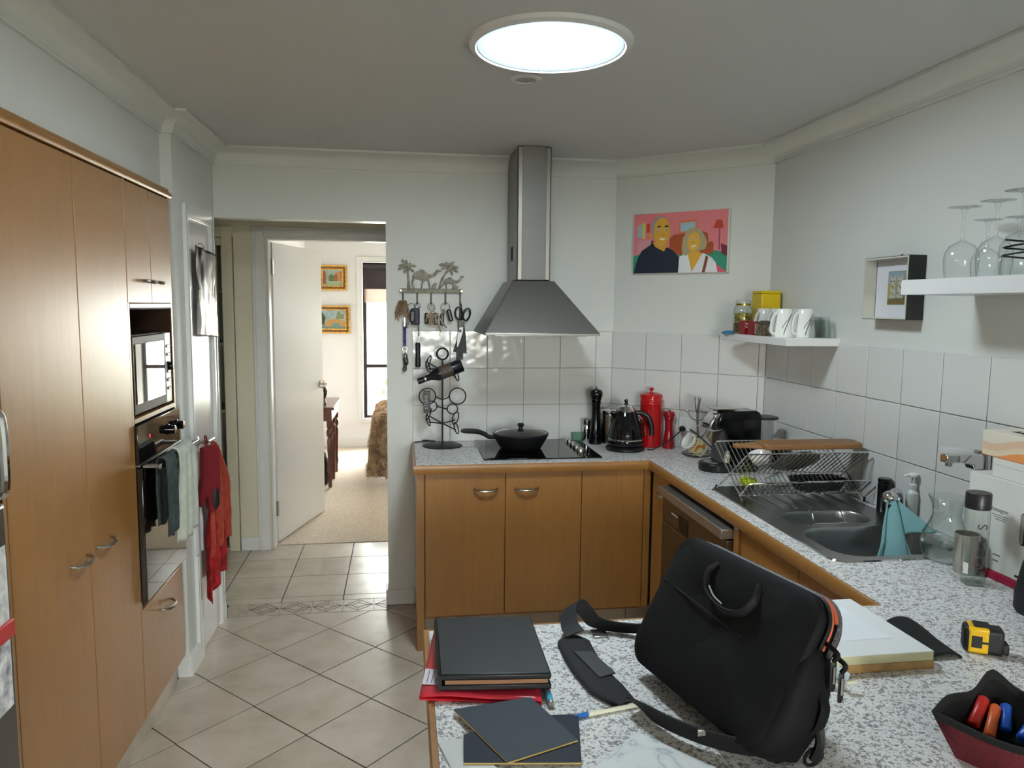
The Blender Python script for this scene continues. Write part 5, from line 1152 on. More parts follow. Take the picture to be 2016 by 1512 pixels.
# ------------------------------------------------------------------ things on the peninsula
e_ = BZ+.0003
def quadslab(name, c4, z0, z1, m, parent=None, bevel=.001): return mesh(name, MB().prism([tuple(p) for p in c4], z0, z1), m, parent, bevel)
def lerp2(c4, u, v):
    a = Vector(c4[0]).lerp(Vector(c4[1]), u); b = Vector(c4[3]).lerp(Vector(c4[2]), u); return a.lerp(b, v)
# red plastic folder (TL, TR, BR, BL)
rf = thing('red_folder', 'red plastic document folder with white label under the binder', 'folder', (0,0,0))
MT['redplastic'] = mat('red_polypropylene', (196,26,48), .25, coat=.3)
fq = [(.071,1.642),(.285,1.60),(.252,1.286),(.028,1.334)]
quadslab('back_cover', fq, e_, e_+.004, MT['redplastic'], rf)
def flap(u, v):
    p = lerp2(fq, u, v); return (p.x, p.y, e_+.006+.006*math.sin(PI*u)*max(0,v-.6)*2+.002*math.sin(u*8))
mesh('front_cover', MB().grid(flap, 16, 16), mat('red_translucent_cover', (206,52,70), .22), rf, solid=.0012, recalc=False)
p = [lerp2(fq,.005,.67), lerp2(fq,.17,.69), lerp2(fq,.15,.87), lerp2(fq,.005,.87)]
lb = quadslab('label', p, e_+.0102, e_+.0107, mat('label_paper', (222,210,220), .6), rf, 0)
for u in (.25,.5,.75):
    a, b = lerp2(p,u,.12), lerp2(p,u,.92); quadslab('label_line', [(a.x-.0007,a.y),(a.x+.0007,a.y),(b.x+.0007,b.y),(b.x-.0007,b.y)], e_+.0108, e_+.0111, mat('label_ink', (70,50,90), .6), lb, 0)
# binder
bd = thing('black_binder', 'closed black leather binder on the red folder', 'binder', (0,0,0))
MT['leather'] = mat('black_leatherette', (18,20,25), .42, bump=.08, bscale=900)
bq = [(.071,1.60),(.281,1.583),(.276,1.319),(.066,1.338)]
quadslab('rear_cover', bq, e_+.0135, e_+.0235, MT['leather'], bd, .0018)
quadslab('pages', [tuple(lerp2(bq,u,v)) for u,v in ((.03,.02),(.97,.02),(.97,.985),(.05,.985))], e_+.0237, e_+.0315, mat('paper_edges', (150,112,84), .8), bd, 0)
quadslab('front_cover', bq, e_+.0317, e_+.0448, MT['leather'], bd, .004)
a, b = Vector(bq[0]), Vector(bq[3])
tube('spine', [(a.x,a.y,e_+.029),(b.x,b.y,e_+.029)], .0155, MT['leather'], bd, 12, flat=.3)
# sample boards
def sample(name, q, z, m, label, edge=True, th=.0035):
    t = thing(name, label, 'sample board', (0,0,0), 0, 'laminate samples on the worktop')
    if edge:
        quadslab('core', q, z, z+th*.8, mat('mdf_core', (176,150,90), .8), t, 0); quadslab('face', q, z+th*.8+.0001, z+th, m, t, 0)
    else: quadslab('face', q, z, z+th, m, t, .0006)
    return t
sample('sample_board', [(.056,1.188),(.10,1.197),(.17,1.06),(.09,1.05)], e_, mat('white_sample', (206,208,206), .4), 'white sample board lowest in the fan of samples', False)
sample('sample_board', [(.226,1.243),(.309,1.238),(.281,1.098),(.094,1.122),(.10,1.20)], e_+.0037, mat('navy_sample', (20,28,46), .55, spec=.25), 'navy blue sample board under the grey one')
sample('sample_board', [(.088,1.276),(.233,1.300),(.288,1.154),(.163,1.108)], e_+.0074, mat('slate_sample', (54,64,73), .55, spec=.25), 'slate grey sample board on top of the fan')
k = NT('marble_sample'); nz = k.n('ShaderNodeTexNoise'); nz.inputs['Scale'].default_value = 9; nz.inputs['Detail'].default_value = 8; nz.inputs['Distortion'].default_value = 1.6; k.l(k.coords('Object'), nz.inputs['Vector'])
k.l(k.ramp(nz.outputs[0], [(.40,(226,230,232)),(.48,(214,220,223)),(.50,(176,184,190)),(.52,(216,222,225)),(.6,(228,232,234))]), k.b.inputs['Base Color']); k.b.inputs['Roughness'].default_value = .3
sample('marble_board', [(.398,1.176),(.51,1.04),(.38,.97),(.29,1.08)], e_, k.m, 'white marble sample board in front of the bag strap', False, .004)
# marker and pen
def stick(name, a, b, parts, label, cat, z=None):
    a, b = Vector(a), Vector(b); L = (b-a).length; ang = math.atan2(b.y-a.y, b.x-a.x)
    t = thing(name, label, cat, (a.x,a.y,a.z), 0, rot=(0,0,ang))
    for nm, x0_, x1_, r0_, r1_, m in parts: lathe(nm, [(r0_,x0_*L),(r0_*1.0,x0_*L+.0008),(r1_,x1_*L-.0008),(r1_*.9,x1_*L)], m, t, 14, axis='x')
    return t
mk = stick('marker_pen', (.271,1.352,e_+.0065), (.267,1.276,e_+.0065), [('barrel',0,.52,.0062,.0062,mat('grey_barrel', (110,112,112), .3)), ('sleeve',.525,.88,.0063,.0063,mat('cyan_sleeve', (70,176,206), .25)), ('end_cap',.885,1,.0062,.0055,mat('steel_cap', (150,146,142), .3, .5))], 'grey marker with cyan sleeve beside the binder', 'marker')
pe = stick('ballpoint_pen', (.298,1.234,e_+.0048), (.44,1.262,e_+.0048), [('nib',-.03,.02,.001,.0026,MT['nickel']), ('grip',.022,.2,.0034,.0046,mat('blue_grip', (40,110,190), .3)), ('barrel',.205,1,.0046,.0046,mat('cream_barrel', (226,224,206), .3))], 'cream ballpoint pen with blue grip by the bag strap', 'pen')
mb = MB()
for i in range(16): mb.box(.06+.0032*i,.0624+.0032*i+(.0004 if i % 3 else 0),-.0013,.0013,.00462,.00475)
mesh('barrel_print', mb, MT['black'], pe, smooth=0)
# ------------------------------------------------------------------ laptop bag
Bo = Vector((.446,1.402,.9365)); eu = Vector((.23696,-.97152,0)); ev = Vector((.46711,.11393,.87683)); ew = Vector((.85185,.20777,-.48081))
bgm = Matrix((eu, ev, ew)).transposed().to_4x4(); bgm.translation = Bo
bag = thing('laptop_bag', 'black nylon laptop bag with orange lining leaning on the worktop', 'bag', Bo); bag.matrix_world = bgm
MT['nylon'] = mat('black_nylon', (6,7,8), .75, bump=.06, bscale=900, spec=.3)
UL, VL = .385, .272
def bagring(w_, ins, r, bul=0.0):
    out = []
    for x, y in rrect(UL-2*ins, VL-2*ins, r, 7):
        out.append((UL/2+x, VL/2+y, w_))
    return out
def shell(nm, w0, w1, r, face_bulge, m):
    mb = MB()
    prof = [(w0-.000,.055),(w0-.004*0,.02),(w0+.006,.006),(w0+.016,0),(w1-.012,0),(w1-.004,.004),(w1,.02)]
    rs = [bagring(w_, ins, max(.012,r-ins*.4)) for w_, ins in prof]
    mb.rings(rs, True, True); return mesh(nm, mb, m, bag, smooth=60)
def softface(nm, u0, u1, v0, v1, w_, amp, m, seed=0, nu=28, nv=20):
    def fn(a, b):
        u = u0+(u1-u0)*a; v = v0+(v1-v0)*b
        edge = min(a,1-a,b,1-b)
        k_ = min(1, edge/.14)
        n_ = noise.noise(Vector((u*11+seed, v*11, seed)))*.010+noise.noise(Vector((u*26, v*26+seed, 3)))*.003
        return (u, v, w_-amp*math.sin(PI*a)**.5*math.sin(PI*b)**.5*k_-n_*k_)
    return mesh(nm, MB().grid(fn, nu, nv), m, bag, solid=.002, recalc=False, smooth=60)
shell('front_compartment', .0, .034, .05, 0, MT['nylon'])
shell('rear_compartment', .041, .074, .05, 0, MT['nylon'])
MT['orange'] = mat('orange_lining', (196,96,62), .7)
def rim(w_, ins, n0, n1, tail=None):
    P_ = bagring(w_, ins, .05); q = [P_[i % len(P_)] for i in range(n0, n1)]
    return ([(UL-ins, VL*tail, w_)] if tail else [])+q
tube('orange_lining', rim(.0375,.001,0,12,.72), .0042, MT['orange'], bag, 6)
tube('orange_lining', rim(.0475,.0,2,9), .0036, MT['orange'], bag, 6)
tube('zip_tape', rim(.054,-.0012,0,17,.7), .0046, mat('grey_zip', (92,86,92), .5, bump=.8, bscale=160), bag, 6)
tube('zip_tape', rim(.033,-.0002,0,17,.72), .0034, mat('black_zip', (20,20,22), .5), bag, 6)
# soft bulging front panel with rounded corners
rs = []
for s_ in (1,.97,.92,.84,.74,.62,.48,.34,.2,.08):
    ring_ = []
    for x, y, z in bagring(.004, .0, .05):
        u, v = UL/2+(x-UL/2)*s_, VL/2+(y-VL/2)*s_
        n_ = noise.noise(Vector((u*10+2, v*10, 2)))*.009+noise.noise(Vector((u*24, v*24, 3)))*.003
        k_ = 1-s_**12
        ring_.append((u, v, .004-.008*k_-1.5*n_*min(1,k_*1.5)))
    rs.append(ring_)
mb = MB(); mb.rings(rs, False, True); mesh('front_panel', mb, MT['nylon'], bag, smooth=70)
tube('pocket_seam', [(.012,VL*.62,-.002),(UL*.2,VL*.6,-.005),(UL*.45,VL*.575,-.006),(UL*.68,VL*.55,-.005)], .0022, mat('seam', (3,3,4), .8), bag, 5)
# carry handle, folded flat against the front
hd = tube('carry_handle', spl([(.135,VL-.028,0),(.128,VL-.05,-.010),(.15,VL-.083,-.012),(.20,VL-.097,-.013),(.245,VL-.088,-.012),(.262,VL-.058,-.010),(.25,VL-.03,0)],6), .0095, mat('handle_webbing', (6,6,7), .7), bag, 10, flat=.4)
tube('handle_edge', spl([(.155,VL-.072,-.0185),(.178,VL-.084,-.0195),(.203,VL-.089,-.0195)],4), .0018, mat('pale_edge', (140,140,140), .4), hd, 6)
# zip pullers on the near end
DZ = Vector((0,-.877,.48))
for w_, v in ((.036,VL*.74),(.062,VL*.70)):
    p0 = Vector((UL+.024,v,w_)); zp = tube('zip_puller', spl([p0+Vector((-.024,.008,0)),p0+Vector((.006,.002,0)),p0+DZ*.012],4), .004, MT['iron'], bag, 8)
    tube('puller_tab', [p0+DZ*.010,p0+DZ*.014,p0+DZ*.058,p0+DZ*.062], [.003,.0062,.0062,.004], MT['iron'], zp, 4, flat=.45); tube('tab_inlay', [p0+DZ*.02+Vector((.004,0,-.001)),p0+DZ*.048+Vector((.004,0,-.001))], .003, MT['nickel'], zp, 4, flat=.4)
# soft near-end gusset
rs = []
for v, w0_, w1_, uo in ((.0,.012,.074,-.02),(.02,.002,.095,.012),(.09,.0,.098,.022),(.14,.004,.088,.018),(.18,.012,.074,.006),(.205,.022,.06,-.012)):
    cw, hw = (w0_+w1_)/2, (w1_-w0_)/2; ring_ = []
    for kk in range(20):
        a_ = 2*PI*kk/20; ca, sa = math.cos(a_), math.sin(a_)
        n_ = .006*noise.noise(Vector((v*18,ca*2,sa*2)))
        ring_.append((UL-.02+(.02+uo)*max(0,math.copysign(abs(ca)**.6,ca))-.04*max(0,-ca)+n_, v, cw+(hw+n_)*math.copysign(abs(sa)**.7,sa)))
    rs.append(ring_)
mb = MB(); mb.rings(rs); mesh('end_gusset', mb, MT['nylon'], bag, smooth=70)
lp = tube('strap_loop', spl([(UL+.01,VL*.5,.06),(UL+.026,VL*.44,.064),(UL+.026,VL*.34,.07),(UL+.018,VL*.28,.075)],4), .011, MT['nylon'], bag, 8, flat=.5)
tube('swivel_clip', spl([(UL+.022,VL*.32,.074),(UL+.03,VL*.24,.082),(UL+.026,VL*.14,.088)],5), .008, MT['black'], bag, 8)
tube('d_ring', [(UL+.018+.004*math.sin(t), VL*.15+.016*math.sin(t), .095+.016*math.cos(t)) for t in [2*PI*k/16 for k in range(16)]], .003, MT['iron'], bag, 6, closed=True)
# shoulder strap lying on the bench (built in world space, parented to the bag)
inv = bgm.inverted()
def wpart(o): o.parent = bag; o.matrix_parent_inverse = inv; return o
MT['web'] = mat('black_webbing', (9,9,11), .7, bump=.1, bscale=1200)
mb = MB(); pts = spl([(.415,1.25,.912),(.428,1.205,.916),(.455,1.15,.921),(.497,1.105,.922),(.55,1.075,.921),(.605,1.068,.921),(.655,1.09,.923),(.69,1.125,.93),(.71,1.16,.95)],6)
wv_ = []
for i, q in enumerate(pts):
    t_ = (pts[min(i+1,len(pts)-1)]-pts[max(i-1,0)]).normalized(); s_ = t_.cross(Vector((0,0,1))).normalized(); f_ = i/len(pts)
    wv_.append(tuple((s_*.45+Vector((0,0,min(.9,.3+f_*4) if f_ < .85 else .7))).normalized()*.042))
pts = [q+Vector((0,0,.0045)) for q in pts]; mb.ribbon(pts, wv_, .003); wpart(mesh('shoulder_strap', mb, MT['web'], None, smooth=60))
# strap pad
pad = [(.372,1.545),(.405,1.262)]
mb = MB(); pc_ = spl([(.368,1.548,0),(.366,1.50,0),(.368,1.42,0),(.382,1.33,0),(.408,1.262,0)],6)
rs = []
for i, q in enumerate(pc_):
    t_ = (pc_[min(i+1,len(pc_)-1)]-pc_[max(i-1,0)]).normalized(); s_ = Vector((t_.y,-t_.x,0))*-1; f_ = i/(len(pc_)-1)
    hw = .036*(min(1, .45+f_*5) if f_ < .12 else (1 if f_ < .8 else 1-.45*(f_-.8)/.2)); hh = .011
    rs.append([tuple(q+s_*hw*math.cos(a)*1.0+Vector((0,0,e_+hh*.5+hh*.5*math.copysign(abs(math.sin(a))**.6, math.sin(a))))) for a in [2*PI*k/16 for k in range(16)]])
mb.rings(rs); wpart(mesh('strap_pad', mb, mat('pad_fabric', (16,16,20), .8, bump=.1, bscale=900), None, smooth=60))
pp_ = [(.352,1.468),(.392,1.462),(.415,1.365),(.378,1.352)]
mb = MB(); mb.prism(pp_, e_+.0105, e_+.0135); wpart(mesh('pad_patch', mb, mat('pad_rubber', (36,36,40), .5), None, .0015))
mb = MB(); fold = spl([(.372,1.535,.915),(.365,1.565,.925),(.372,1.595,.945),(.392,1.605,.955),(.41,1.60,.938),(.428,1.588,.918),(.46,1.572,.912),(.50,1.555,.912),(.53,1.53,.92)],6)
wv2 = []
for i, q in enumerate(fold):
    f_ = i/(len(fold)-1); wv2.append((.040*(1-f_)+.012*f_, .004-.030*f_, .012+.02*f_))
fold = [q+Vector((0,0,.0045)) for q in fold]; mb.ribbon(fold, wv2, .003); wpart(mesh('strap_fold', mb, MT['web'], None, smooth=60))
tube_ = MB().box(.418,.452,1.548,1.586,e_,e_+.004); wpart(mesh('strap_buckle', tube_, MT['nickel'], None, .001))
tube2 = MB().box(.476,.49,1.1,1.104,.934,.945); wpart(mesh('strap_buckle', tube2, MT['nickel'], None, .001))
# ------------------------------------------------------------------ white panel stack
st_ = [(.80,1.60),(1.068,1.604),(1.076,1.326),(.80,1.326)]
mdf = quadslab('mdf_offcut', [(.80,1.60),(1.068,1.604),(1.078,1.325),(.80,1.326)], e_, e_+.0175, mat('mdf_edge', (186,150,98), .85, var=.08, vscale=40), None, .0006); tag(mdf, 'raw brown panel offcut under the white panel', 'panel')
wp = thing('laminate_board', 'white laminate panel sample on the brown offcut', 'panel', (0,0,0))
quadslab('core', st_, e_+.0177, e_+.0355, mat('cream_core', (222,216,176), .7), wp, .0004); quadslab('laminate', st_, e_+.0356, e_+.037, mat('white_laminate', (236,238,240), .25), wp, .0003)
pn = quadslab('paper_sheet', [(.86,1.60),(1.02,1.56),(1.028,1.392),(.87,1.39)], e_+.0373, e_+.0377, mat('white_paper', (232,236,242), .7), None, 0); tag(pn, 'sheet of white paper lying on the white panel', 'paper')
ch = thing('clear_channel', 'clear plastic channel strip sticking out beside the bag', 'channel', (0,0,0))
mb = MB(); mb.tube([(.80,1.335,.952),(.845,1.262,.925)], .013, 6, flat=.35); mesh('channel', mb, mat('clear_channel_plastic', (196,214,224), .15), ch, smooth=25)
tube('black_gasket', [(.806,1.336,.958),(.848,1.262,.933)], .0032, MT['black'], ch, 6)
mesh('channel_lip', MB().box(.838,.862,1.254,1.262,.917,.924), mat('lip_plastic', (214,214,190), .3), ch, bevel=.002)
# ------------------------------------------------------------------ sleeve, tape measure
def sleeve(u, v):
    a = Vector((1.105,1.53,0)).lerp(Vector((1.09,1.358,0)), u); b = Vector((1.185,1.522,0)).lerp(Vector((1.172,1.362,0)), u); p_ = a.lerp(b, v)
    return (p_.x, p_.y, e_+.022*math.sin(PI*min(1,max(0,v)))**.6*(.65+.35*math.sin(u*5+1)))
sl = mesh('fabric_pouch', MB().grid(sleeve, 18, 14), mat('black_felt', (18,19,20), .85), None, solid=.003, recalc=False, smooth=60); tag(sl, 'soft black fabric pouch beside the white panel', 'pouch')
tp = thing('tape_measure', 'yellow and black tape measure on the worktop', 'tape measure', (1.235,1.385,e_), -.52)
MT['tyel'] = mat('yellow_abs', (236,186,16), .35); MT['tblk'] = mat('rubber_black', (24,25,26), .55)
def rb(nm, x0_, x1_, y0_, y1_, z0_, z1_, m, par, bv): return mesh(nm, MB().box(x0_,x1_,y0_,y1_,z0_,z1_), m, par, bevel=bv, seg=3)
rb('body', -.036, .04, -.021, .021, 0, .056, MT['tblk'], tp, .009)
yb_ = rb('yellow_shell', -.029, .012, -.0225, .0225, .001, .0575, MT['tyel'], tp, .006)
rb('label_panel', -.022, -.002, -.0232, -.0226, .014, .04, MT['tblk'], yb_, .001); rb('label_stem', -.002, .010, -.0232, -.0226, .024, .029, MT['tblk'], yb_, .001)
rb('top_grip', -.018, .014, -.016, .016, .0572, .0605, MT['tblk'], tp, .004)
rb('nose', .036, .05, -.014, .014, .004, .026, MT['tblk'], tp, .004); rb('tape_hook', .05, .0515, -.010, .010, .0, .018, MT['nickel'], tp, .0005)
# ------------------------------------------------------------------ maroon tool pouch
tpz = thing('tool_pouch', 'open maroon tool pouch with black trim', 'pouch', (0,0,0))
rimp = [(.858,1.052),(.93,1.105),(.985,1.115),(1.042,1.138),(1.07,1.10),(1.12,1.04),(1.10,.96),(1.0,.93),(.92,.955)]
rim3 = spl([(x,y,.972+(.022 if i in (3,) else .006 if i in (0,) else 0)) for i,(x,y) in enumerate(rimp)]+[(rimp[0][0],rimp[0][1],.978)],5)[:-1]
cx, cy = 1.0, 1.03
base = [Vector((cx+(p.x-cx)*.68-.004, cy+(p.y-cy)*.68-.004, e_)) for p in rim3]
MT['maroon'] = mat('maroon_canvas', (94,20,32), .85, bump=.4, bscale=320)
def ringat(f, inset=0.0): return [tuple(Vector((cx+(b.x-cx+ (p.x-b.x)*f)*(1-inset), cy+(b.y-cy+(p.y-b.y)*f)*(1-inset), b.z+(p.z-b.z)*f))) for p, b in zip(rim3, base)]
mb = MB(); mb.rings([ringat(0), ringat(.3), ringat(.82)], True, False); mesh('pouch_body', mb, MT['maroon'], tpz, solid=.003, smooth=60)
mb = MB(); mb.rings([ringat(.80,-.012), ringat(1.0,-.01), ringat(1.0,.03), ringat(.80,.03)], closed=True); mesh('black_trim', mb, mat('black_binding', (16,16,17), .8), tpz, smooth=60)
mb = MB(); mb.rings([ringat(.86,.03), ringat(.5,.07), ringat(.08,.09)], False, True); mesh('dark_lining', mb, mat('black_lining', (12,10,12), .9), tpz, smooth=60)
def tool(nm, a, b, r, c, label, cat, tip=None):
    a, b = Vector(a), Vector(b); t = thing(nm, label, cat, (0,0,0))
    d_ = (b-a); q = [a+d_*f for f in (0,.06,.5,.94,1)]
    tube('grip', q, [r*.6,r,r*.92,r,r*.6], mat(nm+'_plastic', c, .35), t, 18, smooth=60)
    if tip:
        tp_ = Vector(tip); tube('shaft', [b, tp_], r*.32, MT['chrome'], t, 8)
    return t
tool('pliers_handle', (.955,1.075,.93), (1.0,1.105,.962), .010, (190,30,24), 'red tool handle lying in the pouch', 'tool')
tool('cutter_handle', (.965,1.05,.925), (1.01,1.09,.955), .009, (206,90,40), 'orange tool handle beside the red one in the pouch', 'tool')
tool('screwdriver', (1.0,1.055,.93), (1.03,1.09,.955), .009, (22,84,190), 'short blue screwdriver handle in the pouch', 'screwdriver')
tool('screwdriver', (1.0,1.02,.935), (1.045,1.045,.95), .011, (24,90,200), 'thick blue screwdriver handle in the pouch middle', 'screwdriver')
tool('screwdriver', (1.0,.985,.945), (1.045,1.0,.955), .011, (20,74,180), 'blue screwdriver handle nearest the pouch front', 'screwdriver')
tool('screwdriver', (1.085,1.06,.94), (1.06,.99,.97), .009, (26,100,210), 'long blue screwdriver handle at the right of the pouch', 'screwdriver')
ys = tool('tester_screwdriver', (1.045,1.025,.962), (1.056,1.032,.968), .011, (220,170,20), 'yellow collared tester screwdriver across the pouch', 'screwdriver', (1.066,1.09,.968))
tube('clear_shaft', [(1.045,1.025,.962),(1.03,.955,.98)], .0028, MT['chrome'], ys, 8)
# ------------------------------------------------------------------ things hanging on the narrow door
pb_ = thing('foil_bag', 'crumpled black and silver plastic bag hung on the narrow door', 'bag', (0,0,0))
def foil(u, v):
    y = 3.50+.345*u+.02*(1-v)*(u-.5); z = 1.885-.40*v-.02*u
    if v < .48: y = 3.67+(y-3.67)*(1-.35*math.sin(PI*min(1,v/.48))*0)-.0
    pin = 1-.25*math.exp(-((v-.45)/.12)**2)
    y = 3.665+(y-3.665)*pin
    return (-.902+.010*noise.noise(Vector((y*12,z*5,1)))+.003*noise.noise(Vector((y*30,z*14,4)))+.006, y, z)
k = NT('black_silver_foil'); nz = k.n('ShaderNodeTexNoise'); nz.inputs['Scale'].default_value = 7; k.l(k.coords('Object',(1,1,.5)), nz.inputs['Vector']); sp = k.n('ShaderNodeSeparateXYZ'); tc_ = k.n('ShaderNodeTexCoord'); k.l(tc_.outputs['Object'], sp.inputs[0])
g1 = k.n('ShaderNodeMath', operation='GREATER_THAN'); k.l(sp.outputs[2], g1.inputs[0]); g1.inputs[1].default_value = 1.69
k.l(k.mix(g1.outputs[0], lin((150,144,140)), lin((16,15,17))), k.b.inputs['Base Color']); k.b.inputs['Metallic'].default_value = .25; k.b.inputs['Roughness'].default_value = .34
mesh('bag_sheet', MB().grid(foil, 26, 34), k.m, pb_, solid=.0015, recalc=False, smooth=70)
tube('door_hook', spl([(-.926,3.66,1.90),(-.915,3.66,1.905),(-.905,3.66,1.895),(-.9,3.66,1.882)],4), .003, MT['nickel'], pb_, 6)
def hang(nm, y0, y1, yt, z0, z1, x, m, seed, flare=1.0, wav=.012, n=3.0, cut=0.0):
    def fn(u, v):
        w_ = min(1, v*2.2)**.7; y = yt+(y0+(y1-y0)*u-yt)*(.12+.88*w_); z = z0+(z1-z0)*v
        return (x+wav*math.sin(u*n*2*PI+seed)*w_+.004*noise.noise(Vector((u*6,v*9,seed))), y, z-cut*math.sin(u*5+seed)*v)
    return MB().grid(fn, 26, 30)
rt = thing('red_towel', 'orange red towel hanging from the narrow door handle', 'towel', (0,0,0))
MT['redtowel'] = mat('rust_red_terry', (182,72,48), .95, var=.1, vscale=40, bump=.6, bscale=240)
MT['redtowel2'] = mat('crimson_pattern_terry', (170,32,34), .95, var=.3, vscale=26, bump=.6, bscale=240)
mesh('towel_cloth', hang('c', 3.51, 3.87, 3.62, .985, .46, -.882, MT['redtowel'], .5, n=2.2, wav=.02), MT['redtowel'], rt, solid=.004, recalc=False, smooth=60)
mesh('towel_tail', hang('c', 3.48, 3.87, 3.62, .74, .285, -.888, MT['redtowel2'], 1.5, n=2.6, wav=.02, cut=.03), MT['redtowel2'], rt, solid=.004, recalc=False, smooth=60)
wt_ = mesh('white_teatowel', hang('w', 3.42, 3.52, 3.53, .985, .50, -.915, MT['ceramic'], .2, n=1.2, wav=.006), mat('white_cotton', (222,220,222), .95), None, solid=.003, recalc=False, smooth=60); tag(wt_, 'white cloth hanging behind the red towel', 'cloth')
om = thing('oven_mitt', 'dark red oven mitt with black thumb patch on the door handle', 'oven mitt', (-.868, 3.49, 0), -.7); om.scale = (1,.78,1)
mp = [(-.045,.985),(.05,.985),(.062,.90),(.06,.80),(.055,.74),(.04,.70),(.015,.685),(-.01,.70),(-.022,.75),(-.035,.76),(-.05,.73),(-.066,.72),(-.072,.74),(-.064,.79),(-.05,.84),(-.046,.90)]
mb = MB(); mb.tf = Matrix(((0,0,1,0),(1,0,0,0),(0,1,0,0),(0,0,0,1))); mb.prism([tuple(q)[:2] for q in spl([(a,b,0) for a,b in mp]+[(mp[0][0],mp[0][1],0)],3)][:-1], -.014, .014)
mt_ = mesh('mitt_body', mb, mat('maroon_quilt', (124,22,32), .9, bump=.4, bscale=120), om, bevel=.008, seg=3)
mesh('black_patch', MB().sphere((.012,.030,.745), .034, 16, 10, (.35,.75,1.5)), mat('black_silicone', (28,28,30), .5), om)
tube('hanging_tab', spl([(-.02,.0,.98),(-.022,.0,1.02),(-.024,.005,1.035),(-.022,.012,1.02),(-.018,.01,.98)],4), .005, mat('maroon_tab', (124,22,32), .9), om, 6, flat=.4)
# ------------------------------------------------------------------ bedroom
ro = thing('roller_blind', 'dark roller blind half lowered over the bedroom window', 'blind', (.255,8.635,2.10))
lathe('roller', [(.028,-.68),(.028,.68)], mat('charcoal_blind', (52,46,50), .7), ro, 20, c=(0,-.0,-.045), axis='x')
box('upper_drop', -.68, .68, .012, .015, -.28, -.05, mat('charcoal_blockout', (58,50,54), .8), ro)
k = NT('sheer_pink_blind'); tr = k.n('ShaderNodeBsdfTranslucent'); tr.inputs[0].default_value = lin((214,198,190)); mx = k.n('ShaderNodeMixShader'); mx.inputs[0].default_value = .35; k.b.inputs['Base Color'].default_value = lin((186,164,158)); k.l(k.b.outputs[0], mx.inputs[1]); k.l(tr.outputs[0], mx.inputs[2]); k.l(mx.outputs[0], k.out.inputs[0])
box('lower_drop', -.67, .67, .017, .019, -.45, -.05, k.m, ro); box('bottom_rail', -.675, .675, .008, .019, -.295, -.28, MT['alu'], ro)
def painting(x0, x1, z0, z1, label, shapes):
    t = thing('oil_painting', label, 'painting', ((x0+x1)/2, 8.638, (z0+z1)/2)); w_, h_ = (x1-x0)/2, (z1-z0)/2
    gold = mat('gilt_frame', (190,146,66), .4, .5, var=.2, vscale=40)
    for i, (o_, th, d_) in enumerate(((0,.018,.03),(.018,.022,.02),(.04,.014,.028))):
        a, b = w_-o_, h_-o_
        for nm, bx_ in (('frame_moulding',(-a,-a+th,-b,b)),('frame_moulding',(a-th,a,-b,b)),('frame_moulding',(-a+th,a-th,-b,-b+th)),('frame_moulding',(-a+th,a-th,b-th,b))):
            box(nm, bx_[0], bx_[1], -d_, -.001, bx_[2], bx_[3], gold if i != 1 else mat('bronze_frame', (120,84,44), .5, .3), t)
    a, b = w_-.054, h_-.054
    pic = box('picture', -a, a, -.016, -.002, -b, b, mat('painted_sky', (150,172,172), .6, var=.15, vscale=12), t)
    for j, (pts, c) in enumerate(shapes):
        mb = MB(); mb.tf = Matrix(((1,0,0,0),(0,0,1,0),(0,1,0,0),(0,0,0,1))); mb.prism([(-a+2*a*u, -b+2*b*v) for u, v in pts], -.0165-.0004*j, -.0162-.0004*j); mesh('painted_shape', mb, mat('painted_shape', c, .6), pic, smooth=0)
painting(-.92,-.604,1.782,2.062, 'upper gilt framed painting of a town by water', [([(0,0),(1,0),(1,.3),(0,.25)],(150,170,140)), ([(.5,.28),(1,.3),(1,.85),(.8,.95),(.62,.8)],(176,128,84)), ([(.6,.3),(.75,.3),(.75,.75),(.6,.7)],(140,84,60)), ([(.3,.3),(.55,.28),(.6,.6),(.45,.75),(.3,.6)],(86,104,48)), ([(0,.1),(.18,.1),(.15,.9),(0,.95)],(150,90,60))])
painting(-.97,-.576,1.303,1.615, 'lower gilt framed painting of a stone bridge', [([(0,0),(1,0),(1,.35),(0,.3)],(110,140,130)), ([(.2,.3),(.4,.52),(.7,.55),(1,.4),(1,.1),(.85,.1),(.75,.3),(.55,.32),(.45,.1),(.25,.1)],(176,136,80)), ([(.62,.55),(.95,.52),(.95,.8),(.85,.75),(.8,.95),(.7,.95),(.68,.7)],(120,128,96)), ([(0,.2),(.2,.25),(.25,.6),(.1,.95),(0,.95)],(60,66,44))])
MT['mahog'] = wood('dark_mahogany', (92,44,30), .25, 'z', .5)
ds = thing('side_table', 'dark mahogany desk with turned legs in the bedroom', 'desk', (-.83,6.98,.004))
box('desk_top', -.22, .24, -.33, .42, .70, .725, MT['mahog'], ds, .006); box('apron', -.2, .215, -.3, .39, .60, .699, MT['mahog'], ds, .002)
lg = [(.012,0),(.016,.01),(.016,.08),(.022,.09),(.022,.12),(.017,.16),(.02,.3),(.024,.42),(.016,.45),(.026,.47),(.028,.5),(.018,.53),(.026,.545),(.026,.60)]
for x in (-.18,.19):
    for y in (-.27,.36): lathe('leg', lg, MT['mahog'], ds, 16, c=(x,y,0))
lathe('leg', lg, MT['mahog'], ds, 16, c=(.19,.05,0))
pf = thing('figurine', 'dark and pink figurine on the bedroom desk', 'figurine', (-.70,6.86,.004+.7255))
lathe('figure_body', [(.02,0),(.026,.01),(.014,.05),(.03,.09),(.036,.13),(.02,.16)], mat('figure_dark', (70,44,46), .5), pf, 18); mesh('figure_head', MB().sphere((-.015,0,.185), .034, 14, 10, (1,1,1.4)), mat('figure_pink', (206,150,130), .6), pf)
